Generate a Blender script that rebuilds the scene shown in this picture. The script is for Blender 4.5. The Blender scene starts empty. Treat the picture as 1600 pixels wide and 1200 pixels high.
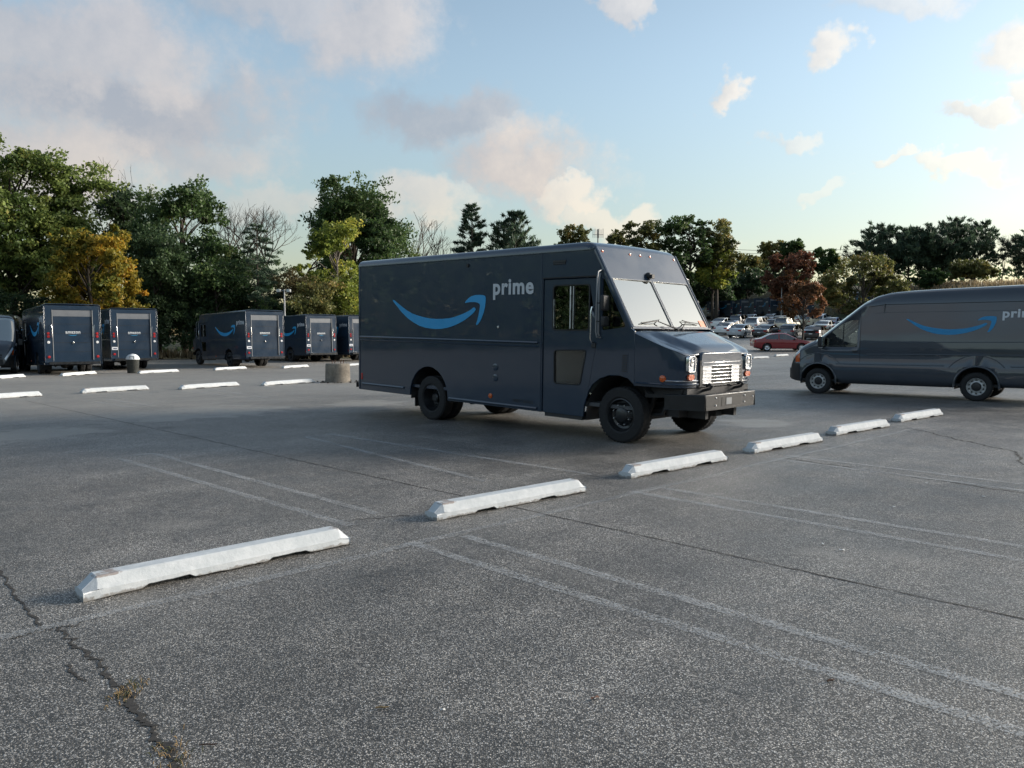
import bpy, bmesh, math, random
import numpy as np
from mathutils import Vector, Matrix
from mathutils.geometry import tessellate_polygon

# ------------------------------------------------------------ camera, world, sun, exposure
scene = bpy.context.scene
COL = scene.collection
R_ = math.radians
FPX, CAM_H, HORIZON = 1200.0, 1.65, 524.0        # focal length and horizon row measured on a 1600x1200 frame
PITCH = math.atan((600 - HORIZON) / FPX)
cam_data = bpy.data.cameras.new('camera'); cam = bpy.data.objects.new('camera', cam_data); COL.objects.link(cam)
cam_data.sensor_width = 36; cam_data.lens = 27.0; cam_data.clip_end = 6000; cam_data.clip_start = .05
cam.location = (0, 0, CAM_H); cam.rotation_euler = (math.pi/2 - PITCH, 0, 0)
scene.camera = cam
scene.view_settings.view_transform = 'Standard'; scene.view_settings.look = 'None'
scene.view_settings.gamma = 1; scene.view_settings.use_curve_mapping = False
scene.view_settings.exposure = EXPOSURE = 1.9

SUN_AZ, SUN_EL = 74.0, 13.0                        # degrees to the right of the view direction, above the horizon
sun_dir = Vector((math.sin(R_(SUN_AZ))*math.cos(R_(SUN_EL)), math.cos(R_(SUN_AZ))*math.cos(R_(SUN_EL)), math.sin(R_(SUN_EL))))
sd = bpy.data.lights.new('sun', 'SUN'); sd.energy = 2.6; sd.angle = R_(24); sd.color = (1, .92, .81)
so = bpy.data.objects.new('sun', sd); COL.objects.link(so); so.rotation_euler = sun_dir.to_track_quat('Z', 'Y').to_euler()
so.location = (40, 20, 30)

world = bpy.data.worlds.new('World'); scene.world = world; world.use_nodes = True
world.cycles.sampling_method = 'MANUAL'; world.cycles.sample_map_resolution = 256
wt = world.node_tree; wt.nodes.clear()

class NT:
    """small helper to write node trees as expressions"""
    def __init__(s, tree): s.t = tree
    def n(s, typ, **kw):
        nd = s.t.nodes.new(typ)
        for k, v in kw.items(): setattr(nd, k, v)
        return nd
    def put(s, sock, v):
        if hasattr(v, 'links') or isinstance(v, bpy.types.NodeSocket): s.t.links.new(v, sock)
        else: sock.default_value = v
    def m(s, op, a, b=None, c=None, clamp=False):
        nd = s.n('ShaderNodeMath', operation=op); nd.use_clamp = clamp
        s.put(nd.inputs[0], a)
        if b is not None: s.put(nd.inputs[1], b)
        if c is not None: s.put(nd.inputs[2], c)
        return nd.outputs[0]
    def vm(s, op, a, b=None):
        nd = s.n('ShaderNodeVectorMath', operation=op); s.put(nd.inputs[0], a)
        if b is not None: s.put(nd.inputs[1], b)
        return nd.outputs[0]
    def noise(s, vec, scale, detail=4, rough=.55, dist=0, out=0):
        nd = s.n('ShaderNodeTexNoise'); s.put(nd.inputs['Vector'], vec)
        nd.inputs['Scale'].default_value = scale; nd.inputs['Detail'].default_value = detail
        nd.inputs['Roughness'].default_value = rough; nd.inputs['Distortion'].default_value = dist
        return nd.outputs[out]
    def vor(s, vec, scale, feature='F1', out='Distance'):
        nd = s.n('ShaderNodeTexVoronoi', feature=feature); s.put(nd.inputs['Vector'], vec)
        nd.inputs['Scale'].default_value = scale
        return nd.outputs[out]
    def ramp(s, fac, stops, interp='LINEAR'):
        nd = s.n('ShaderNodeValToRGB'); s.put(nd.inputs[0], fac); cr = nd.color_ramp; cr.interpolation = interp
        while len(cr.elements) > 1: cr.elements.remove(cr.elements[-1])
        cr.elements[0].position = stops[0][0]; cr.elements[0].color = col4(stops[0][1])
        for p, c in stops[1:]:
            e = cr.elements.new(p); e.color = col4(c)
        return nd.outputs[0]
    def mix(s, fac, a, b, blend='MIX'):
        nd = s.n('ShaderNodeMix', data_type='RGBA', blend_type=blend)
        s.put(nd.inputs[0], fac); s.put(nd.inputs[6], a if not isinstance(a, tuple) else col4(a)); s.put(nd.inputs[7], b if not isinstance(b, tuple) else col4(b))
        return nd.outputs[2]
    def smooth(s, v, lo, hi, a=0., b=1.):
        nd = s.n('ShaderNodeMapRange', interpolation_type='SMOOTHSTEP'); s.put(nd.inputs[0], v)
        nd.inputs[1].default_value = lo; nd.inputs[2].default_value = hi; nd.inputs[3].default_value = a; nd.inputs[4].default_value = b
        return nd.outputs[0]
    def sep(s, v):
        nd = s.n('ShaderNodeSeparateXYZ'); s.put(nd.inputs[0], v); return nd.outputs
    def comb(s, x, y, z):
        nd = s.n('ShaderNodeCombineXYZ'); s.put(nd.inputs[0], x); s.put(nd.inputs[1], y); s.put(nd.inputs[2], z); return nd.outputs[0]
def col4(c):
    if isinstance(c, (int, float)): return (c, c, c, 1)
    return (*c, 1) if len(c) == 3 else c

def ray(px, py):
    F = Vector((0, math.cos(PITCH), -math.sin(PITCH))); U = Vector((0, math.sin(PITCH), math.cos(PITCH)))
    return F + Vector((1, 0, 0))*((px-800)/FPX) + U*((600-py)/FPX)

def build_sky():
    w = NT(wt)
    sky = w.n('ShaderNodeTexSky', sky_type='NISHITA'); sky.sun_disc = False
    sky.sun_elevation = R_(SUN_EL); sky.sun_rotation = R_(SUN_AZ)
    sky.altitude = 100; sky.air_density = 1.0; sky.dust_density = .8; sky.ozone_density = 2.0
    d = w.n('ShaderNodeTexCoord').outputs['Generated']
    x, y, z = w.sep(d)
    az = w.m('ARCTAN2', x, y); el = w.m('ARCSINE', z)
    # wind-torn edges: perturb the directions with noise
    warp = w.noise(d, 5.0, 5, .6, out=1)
    wx, wy, wz = w.sep(w.vm('SUBTRACT', warp, (.5, .5, .5)))
    warp2 = w.noise(d, 17.0, 5, .62, out=1)
    vx, vy, vz = w.sep(w.vm('SUBTRACT', warp2, (.5, .5, .5)))
    saz = w.m('ADD', az, w.m('ADD', w.m('MULTIPLY', wx, .22), w.m('MULTIPLY', vx, .085)))
    sel = w.m('ADD', el, w.m('ADD', w.m('MULTIPLY', wy, .15), w.m('MULTIPLY', vy, .06)))
    tex = w.noise(d, 11.0, 8, .66)
    # cloud banks: (azimuth, elevation, half width, half height, density, warm) in degrees
    def pc(px, py, hw, hh, dens, warm):
        r = ray(px, py).normalized()
        return (math.degrees(math.atan2(r.x, r.y)), math.degrees(math.asin(r.z)), hw/21., hh/21., dens, warm)
    banks = [pc(60, 60, 280, 100, .85, .35), pc(170, 165, 310, 105, .9, .08), pc(-120, 230, 300, 120, .9, .2), pc(300, 235, 190, 50, .7, .3),
             pc(570, 50, 150, 90, .85, .6), pc(430, 20, 160, 50, .7, .5), pc(700, 200, 130, 55, .75, .05), pc(815, 262, 165, 62, 1., .45), pc(905, 300, 80, 34, .75, .9), pc(965, 332, 80, 24, .6, 1.),
             pc(650, 325, 120, 34, .6, .7), pc(430, 305, 120, 26, .45, .5),
             pc(1000, 14, 46, 28, .8, .8), pc(1281, 90, 46, 32, .85, .95), pc(1124, 138, 34, 27, .85, .9), pc(1226, 212, 36, 16, .5, .85),
             pc(1610, 85, 74, 50, .85, 1.), pc(1520, 205, 50, 18, .8, .8), pc(1485, 272, 56, 16, .65, 1.), pc(1402, 265, 36, 8, .6, 1.), pc(1420, 4, 120, 18, .6, .8),
             pc(1620, 170, 60, 26, .8, 1.), pc(1130, 350, 50, 14, .5, 1.), pc(1280, 310, 40, 14, .35, 1.),
             (-62, 20, 16, 7, .9, .3), (-95, 30, 18, 8, .9, .3), (-120, 14, 20, 5, .9, .5), (110, 30, 14, 6, .9, .8),
             (140, 18, 14, 5, .9, .7), (175, 26, 22, 9, .9, .5), (-150, 38, 20, 9, .9, .4), (10, 60, 24, 9, .8, .4), (-60, 62, 24, 10, .8, .4), (95, 58, 18, 8, .7, .6)]
    cover = None; warmth = None
    for (a, e, ra, re, dens, warm) in banks:
        u = w.m('DIVIDE', w.m('SUBTRACT', saz, R_(a)), R_(ra)); v = w.m('DIVIDE', w.m('SUBTRACT', sel, R_(e)), R_(re))
        q = w.m('SQRT', w.m('ADD', w.m('MULTIPLY', u, u), w.m('MULTIPLY', v, v)))
        q = w.m('ADD', q, w.m('MULTIPLY', w.m('SUBTRACT', tex, .5), -1.5))
        c = w.smooth(q, .35 if ra > 4 else .55, 1.10 if ra > 4 else 1.02, dens, 0.)
        lit = w.m('ADD', w.m('MULTIPLY', u, .32), w.m('MULTIPLY', v, .14 if warm > .4 else .05))
        lit = w.m('MULTIPLY', w.m('ADD', lit, warm*1.0), c)
        cover = c if cover is None else w.m('MAXIMUM', cover, c)
        warmth = lit if warmth is None else w.m('MAXIMUM', warmth, lit)
    warmth = w.m('DIVIDE', warmth, w.m('MAXIMUM', cover, .02))
    warmth = w.m('ADD', warmth, w.m('MULTIPLY', w.m('SUBTRACT', tex, .5), 1.1), clamp=True)
    up = w.smooth(z, .05, .42)
    shade_c = w.mix(up, (1.35, 1.3, 1.36), (.98, 1.08, 1.28))
    sunside = w.smooth(az, R_(-25), R_(60))
    lit_c = w.mix(up, w.mix(sunside, (2.9, 2.3, 1.75), (3.3, 3.0, 2.4)), w.mix(sunside, (2.2, 2.03, 1.98), (3.1, 2.95, 2.65)))
    ccol = w.mix(warmth, shade_c, lit_c)
    skyc = w.mix(1.0, sky.outputs[0], SKY_TINT, 'MULTIPLY')
    grey = w.n('ShaderNodeRGBToBW'); wt.links.new(skyc, grey.inputs[0])
    skyc = w.mix(.14, skyc, w.comb(w.m('MULTIPLY', grey.outputs[0], 1.02), grey.outputs[0], w.m('MULTIPLY', grey.outputs[0], .96)))   # thin evening haze
    veil = w.smooth(z, -.02, .36, .50, 1.0)                # evening haze lies low all round the horizon
    skyc = w.mix(1.0, skyc, w.comb(w.smooth(z, -.02, .36, .54, 1.0), veil, w.smooth(z, -.02, .36, .455, 1.0)), 'MULTIPLY')
    out = w.mix(w.m('MULTIPLY', cover, .9), skyc, ccol)
    bg = w.n('ShaderNodeBackground'); wt.links.new(out, bg.inputs[0]); bg.inputs[1].default_value = SKY_STRENGTH
    o = w.n('ShaderNodeOutputWorld'); wt.links.new(bg.outputs[0], o.inputs[0])
SKY_STRENGTH = .1
SKY_TINT = (.86, .78, .67)
build_sky()

# ------------------------------------------------------------ materials
MATS = {}
def new_mat(name):
    m = bpy.data.materials.new(name); m.use_nodes = True; t = m.node_tree
    b = t.nodes['Principled BSDF']; MATS[name] = m
    return m, NT(t), b
def mat(name, base, rough=.5, metal=0., coat=0., spec=.5, var=.0, vscale=3., emit=None, bump=0., bscale=60.):
    m, w, b = new_mat(name)
    b.inputs['Base Color'].default_value = col4(base); b.inputs['Roughness'].default_value = rough
    b.inputs['Metallic'].default_value = metal; b.inputs['Coat Weight'].default_value = coat; b.inputs['Coat Roughness'].default_value = .08
    b.inputs['Specular IOR Level'].default_value = spec
    if var or bump:
        co = w.n('ShaderNodeTexCoord').outputs['Object']
    if var:
        n = w.noise(co, vscale, 6, .65)
        lo = tuple(c*(1-var) for c in col4(base)[:3]); hi = tuple(min(1, c*(1+var)) for c in col4(base)[:3])
        w.t.links.new(w.ramp(n, [(.3, lo), (.7, hi)]), b.inputs['Base Color'])
        w.t.links.new(w.smooth(n, .3, .75, max(0, rough-.1), min(1, rough+.12)), b.inputs['Roughness'])
    if bump:
        bp = w.n('ShaderNodeBump'); bp.inputs['Strength'].default_value = bump; bp.inputs['Distance'].default_value = .01
        w.t.links.new(w.noise(co, bscale, 5, .6), bp.inputs['Height']); w.t.links.new(bp.outputs[0], b.inputs['Normal'])
    if emit:
        b.inputs['Emission Color'].default_value = col4(emit[0]); b.inputs['Emission Strength'].default_value = emit[1]
    return m
def glass(name, tint=(.55, .62, .6), refl=.12, rough=.02, trans=.6, sheen=(.95, .95, .95)):
    m = bpy.data.materials.new(name); m.use_nodes = True; t = m.node_tree; t.nodes.clear(); w = NT(t); MATS[name] = m
    tr = w.n('ShaderNodeBsdfTransparent'); tr.inputs[0].default_value = col4(tuple(c*trans for c in tint))
    gl = w.n('ShaderNodeBsdfGlossy'); gl.inputs[0].default_value = col4(sheen); gl.inputs[1].default_value = rough
    fr = w.n('ShaderNodeFresnel'); fr.inputs[0].default_value = 1.5
    fac = w.m('ADD', w.m('MULTIPLY', fr.outputs[0], 1.0), refl, clamp=True)
    mx = w.n('ShaderNodeMixShader'); t.links.new(fac, mx.inputs[0]); t.links.new(tr.outputs[0], mx.inputs[1]); t.links.new(gl.outputs[0], mx.inputs[2])
    o = w.n('ShaderNodeOutputMaterial'); t.links.new(mx.outputs[0], o.inputs[0])
    return m
def paint(name, base, rough=.32, dirt=.16):
    """vehicle paint: a coat over colour with faint dust and panel waviness"""
    m, w, b = new_mat(name)
    co = w.n('ShaderNodeTexCoord').outputs['Object']
    n = w.noise(co, 1.7, 7, .62)
    c = tuple(base)
    dust = (.16, .155, .15)
    z = w.sep(co)[2]
    low = w.smooth(z, .3, 1.0, .5, 0.)
    f = w.m('MULTIPLY', w.m('ADD', w.smooth(n, .42, .78), w.m('MULTIPLY', low, w.smooth(n, .3, .7))), dirt*.28, clamp=True)
    w.t.links.new(w.mix(f, c, dust), b.inputs['Base Color'])
    w.t.links.new(w.smooth(n, .3, .8, rough, rough+.22), b.inputs['Roughness'])
    b.inputs['Coat Weight'].default_value = 1.; b.inputs['Specular IOR Level'].default_value = .25
    w.t.links.new(w.smooth(n, .35, .8, .02, .10), b.inputs['Coat Roughness'])
    bp = w.n('ShaderNodeBump'); bp.inputs['Strength'].default_value = .10; bp.inputs['Distance'].default_value = .02
    w.t.links.new(w.noise(co, 1.1, 3, .5), bp.inputs['Height']); w.t.links.new(bp.outputs[0], b.inputs['Normal']); w.t.links.new(bp.outputs[0], b.inputs['Coat Normal'])
    return m
paint('navy_paint', (.015, .031, .056)); paint('slate_paint', (.038, .046, .058), .34)
for nm, c in dict(red=(.22, .012, .018), white=(.72, .73, .72), silver=(.42, .44, .46), grey=(.14, .15, .16), black=(.012, .012, .014), blue=(.03, .06, .16), cream=(.6, .55, .42), green=(.03, .07, .06)).items():
    paint('car_paint_'+nm, c, .3)
mat('rubber', (.012, .012, .013), .78, var=.35, vscale=20); mat('seal', (.01, .01, .011), .6)
mat('black_steel', (.012, .013, .015), .38, 0, .2, var=.3, vscale=8); mat('bumper_steel', (.012, .013, .014), .45, .0, var=.3, vscale=6)
mat('chassis', (.03, .03, .031), .7, var=.4, vscale=9); mat('chrome', (.72, .73, .74), .18, 1.); mat('aluminium', (.55, .56, .58), .34, 1., var=.12, vscale=9)
mat('dark_plastic', (.016, .017, .018), .55); mat('cabin', (.08, .082, .085), .8); mat('cabin_light', (.5, .5, .46), .8); mat('seat_fabric', (.03, .03, .032), .9)
mat('amber_lens', (.52, .09, .012), .25, coat=.5); mat('red_lens', (.35, .012, .012), .25, coat=.5); mat('clear_lens', (.62, .64, .66), .12, .35, coat=1.); mat('white_lens', (.7, .7, .7), .3)
mat('logo_blue', (.02, .30, .60), .4, var=.06); mat('logo_white', (.5, .53, .56), .45); mat('tape_white', (.6, .6, .6), .4); mat('plate_white', (.6, .62, .66), .5); mat('plate_ink', (.03, .04, .1), .5)
mat('orange_sticker', (.8, .18, .05), .5); mat('paper', (.55, .68, .62), .7); mat('door_band', (.14, .15, .165), .5, var=.1)
mat('tail_grey', (.24, .25, .26), .4); mat('steel_wheel', (.5, .5, .49), .45, .4, var=.2, vscale=14); mat('hub_black', (.015, .015, .016), .4)
glass('windscreen', (.80, .88, .82), .5, .02, .8, (1., .99, .9)); glass('cab_glass', (.5, .56, .55), .02, .02, .75); glass('car_glass', (.25, .29, .3), .10, .03, .5)

# ------------------------------------------------------------ mesh building
class MB:
    def __init__(s): s.v = []; s.f = []
    def add(s, vs, fs):
        o = len(s.v); s.v += [Vector(p) for p in vs]; s.f += [tuple(i+o for i in f) for f in fs]; return s
    def box(s, x0, x1, y0, y1, z0, z1):
        return s.add([(x0,y0,z0),(x1,y0,z0),(x1,y1,z0),(x0,y1,z0),(x0,y0,z1),(x1,y0,z1),(x1,y1,z1),(x0,y1,z1)],
                     [(0,3,2,1),(4,5,6,7),(0,1,5,4),(1,2,6,5),(2,3,7,6),(3,0,4,7)])
    def tube(s, pts, rad, n=8, caps=True):
        pts = [Vector(p) for p in pts]; rad = rad if isinstance(rad, (list, tuple)) else [rad]*len(pts)
        o = len(s.v); prev = None
        for i, p in enumerate(pts):
            t = (pts[min(i+1, len(pts)-1)] - pts[max(i-1, 0)]).normalized()
            if prev is None: a = t.orthogonal().normalized()
            else:
                a = prev - t*prev.dot(t); a = a.normalized() if a.length > 1e-6 else t.orthogonal().normalized()
            prev = a; b = t.cross(a)
            for k in range(n):
                an = 2*math.pi*k/n; s.v.append(p + (a*math.cos(an)+b*math.sin(an))*rad[i])
        for i in range(len(pts)-1):
            for k in range(n):
                s.f.append((o+i*n+k, o+i*n+(k+1)%n, o+(i+1)*n+(k+1)%n, o+(i+1)*n+k))
        if caps:
            s.f.append(tuple(o+k for k in range(n))[::-1]); s.f.append(tuple(o+(len(pts)-1)*n+k for k in range(n)))
        return s
    def lathe(s, prof, n=24, axis='z', c=(0,0,0)):
        """prof: (radius, height) pairs"""
        o = len(s.v); c = Vector(c)
        for r, h in prof:
            for k in range(n):
                a = 2*math.pi*k/n; u, v = r*math.cos(a), r*math.sin(a)
                s.v.append(c + (Vector((u, v, h)) if axis == 'z' else Vector((u, h, v)) if axis == 'y' else Vector((h, u, v))))
        for i in range(len(prof)-1):
            for k in range(n):
                q = (o+i*n+k, o+i*n+(k+1)%n, o+(i+1)*n+(k+1)%n, o+(i+1)*n+k)
                s.f.append(q if axis != 'y' else q[::-1])
        return s
    def disc(s, r, n, axis, c): return s.lathe([(.0001, 0), (r, 0)], n, axis, c)
    def plate(s, outline, holes=(), th=.03, O=(0,0,0), U=(1,0,0), V=(0,0,1), back=True):
        """flat plate with holes; (u,v) on the face, thickness runs along -(U x V)"""
        O, U, V = Vector(O), Vector(U), Vector(V); N = U.cross(V).normalized()
        loops = [list(outline)] + [list(h) for h in holes]
        flat = [p for l in loops for p in l]; o = len(s.v); n = len(flat)
        tris = tessellate_polygon([[Vector((p[0], p[1], 0)) for p in l] for l in loops])
        for k in range(2):
            for p in flat: s.v.append(O + U*p[0] + V*p[1] - N*(th*k))
        for t in tris:
            a, b, c = [flat[i] for i in t]
            cr = (b[0]-a[0])*(c[1]-a[1]) - (b[1]-a[1])*(c[0]-a[0])
            t = tuple(t) if cr > 0 else tuple(t)[::-1]
            s.f.append(tuple(o+i for i in t)); s.f.append(tuple(o+n+i for i in t[::-1]))
        i0 = 0
        for li, l in enumerate(loops):
            area = sum(l[i][0]*l[(i+1)%len(l)][1]-l[(i+1)%len(l)][0]*l[i][1] for i in range(len(l)))
            fw = (area > 0) == (li == 0)
            for i in range(len(l)):
                a, b = o+i0+i, o+i0+(i+1)%len(l)
                q = (a, a+n, b+n, b)
                s.f.append(q if fw else q[::-1])
            i0 += len(l)
        return s
    def xf(s, M):
        s.v = [M @ p for p in s.v]; return s
    def mirror_y(s):
        m = MB(); m.v = [Vector((p.x, -p.y, p.z)) for p in s.v]; m.f = [f[::-1] for f in s.f]; return m
    def merge(s, o):
        k = len(s.v); s.v += [p.copy() for p in o.v]; s.f += [tuple(i+k for i in f) for f in o.f]; return s
    def mesh(s, name, sharp=35):
        me = bpy.data.meshes.new(name); me.from_pydata([tuple(p) for p in s.v], [], s.f); me.update()
        if sharp:
            me.polygons.foreach_set('use_smooth', [True]*len(me.polygons)); me.set_sharp_from_angle(angle=R_(sharp))
        return me
    def build(s, name, m, parent=None, bev=0, sharp=35, label=None):
        me = s.mesh(name, sharp); me.materials.append(MATS[m] if isinstance(m, str) else m)
        o = bpy.data.objects.new(name, me); COL.objects.link(o)
        if parent: o.parent = parent
        if bev:
            b = o.modifiers.new('bevel', 'BEVEL'); b.width = bev; b.segments = 2; b.limit_method = 'ANGLE'; b.angle_limit = R_(40); b.harden_normals = False
        if label: o['label'] = label
        return o
def rrect(x0, x1, y0, y1, r, n=4):
    p = []
    for cx, cy, a0 in ((x1-r, y0+r, -90), (x1-r, y1-r, 0), (x0+r, y1-r, 90), (x0+r, y0+r, 180)):
        for k in range(n+1):
            a = R_(a0+90*k/n); p.append((cx+r*math.cos(a), cy+r*math.sin(a)))
    return p
def round_poly(pts, r=.04, n=3):
    out = []
    for i in range(len(pts)):
        p = Vector(pts[i]); a = Vector(pts[i-1]); b = Vector(pts[(i+1) % len(pts)])
        d1 = (a-p); d2 = (b-p); k = min(r, d1.length*.45, d2.length*.45); q1 = p+d1.normalized()*k; q2 = p+d2.normalized()*k
        for j in range(n+1):
            t = j/n; out.append(tuple(q1*(1-t)**2 + p*2*t*(1-t) + q2*t*t))
    return out
def empty(name, loc=(0,0,0), rz=0):
    o = bpy.data.objects.new(name, None); COL.objects.link(o); o.location = loc; o.rotation_euler = (0, 0, rz); o.empty_display_size = .3
    return o
def tag(o, label=None, cat=None, group=None, kind=None):
    for k, v in (('label', label), ('category', cat), ('group', group), ('kind', kind)):
        if v: o[k] = v
    return o
def copy_tree(o, parent=None, skip=()):
    c = o.copy(); COL.objects.link(c)
    if parent is not None:
        c.parent = parent
    for ch in list(o.children):
        if ch.name.split('.')[0] not in skip: copy_tree(ch, c, skip)
    return c
def fast_mesh(name, V, F, tint=None, m=None):
    """V (n,3) array, F (k,4) or (k,3) array"""
    me = bpy.data.meshes.new(name); V = np.asarray(V, dtype=np.float32); F = np.asarray(F, dtype=np.int32); k = F.shape[1]
    me.vertices.add(len(V)); me.vertices.foreach_set('co', V.ravel())
    me.loops.add(F.size); me.loops.foreach_set('vertex_index', F.ravel())
    me.polygons.add(len(F)); me.polygons.foreach_set('loop_start', np.arange(0, F.size, k, dtype=np.int32))
    me.polygons.foreach_set('loop_total', np.full(len(F), k, dtype=np.int32))
    me.update(calc_edges=True); me.validate()
    if tint is not None:
        a = me.attributes.new('tint', 'FLOAT', 'POINT'); a.data.foreach_set('value', np.asarray(tint, dtype=np.float32))
    if m: me.materials.append(MATS[m])
    return me
def link(name, me, parent=None, loc=None):
    o = bpy.data.objects.new(name, me); COL.objects.link(o)
    if parent: o.parent = parent
    if loc: o.location = loc
    return o
def text_mesh(body, bold=.0, depth=.003, width=None, height=None):
    """lettering as a mesh in the (u,v) plane, left-bottom at the origin"""
    cu = bpy.data.curves.new('lettering', 'FONT'); cu.body = body; cu.offset = bold; cu.resolution_u = 4; cu.space_character = 1.0 + bold*3
    ob = bpy.data.objects.new('lettering_tmp', cu); COL.objects.link(ob)
    dg = bpy.context.evaluated_depsgraph_get(); me = bpy.data.meshes.new_from_object(ob.evaluated_get(dg))
    b = MB(); vs = [v.co.copy() for v in me.vertices]; fs = [tuple(p.vertices) for p in me.polygons]
    bpy.data.objects.remove(ob); bpy.data.curves.remove(cu); bpy.data.meshes.remove(me)
    x0 = min(v.x for v in vs); x1 = max(v.x for v in vs); y0 = min(v.y for v in vs); y1 = max(v.y for v in vs)
    sx = width/(x1-x0) if width else 1; sy = height/(y1-y0) if height else sx
    b.add([((v.x-x0)*sx, (v.y-y0)*sy, 0) for v in vs], fs)
    return b
def onto(b, O, U, V, lift=.004):
    O, U, V = Vector(O), Vector(U), Vector(V); N = U.cross(V).normalized()
    m = MB(); m.v = [O + U*p.x + V*p.y + N*(p.z+lift) for p in b.v]; m.f = list(b.f); return m

# ------------------------------------------------------------ terrain
def sstep(x, a, b):
    t = min(1., max(0., (x-a)/(b-a))); return t*t*(3-2*t)
def hgt(x, y):
    s = y-54; ramp = .5*(s+math.sqrt(s*s+40))*.0535 if y > 10 else 0.
    ramp = max(0., ramp-.09) if y < 50 else ramp-.09
    right = sstep(x, -14, 15)
    bank = 6.0*sstep(x+.3*y, 76, 104)
    far = 3.0*sstep(y, 140, 220)
    dip = -.17*sstep(y, 24, 38)*(1-right)
    left = 1.2*sstep(y, 66, 110)*(1-right)
    return max(0., ramp)*right*(1-.45*sstep(y, 150, 300)) + bank + dip + left + far*right
def at(px, py):
    """the point of the ground seen at (px, py)"""
    d = ray(px, py); lo, hi = 1.0, 400.0; t = 1.0
    while t < 400:
        p = Vector((0, 0, CAM_H)) + d*t
        if p.z < hgt(p.x, p.y): break
        t *= 1.02
    lo, hi = t/1.02, t
    for _ in range(30):
        mid = (lo+hi)/2; p = Vector((0, 0, CAM_H)) + d*mid
        if p.z < hgt(p.x, p.y): hi = mid
        else: lo = mid
    p.z = hgt(p.x, p.y); return p
def far_point(px, py, Y):
    d = ray(px, py); return Vector((0, 0, CAM_H)) + d*(Y/d.y)

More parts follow.
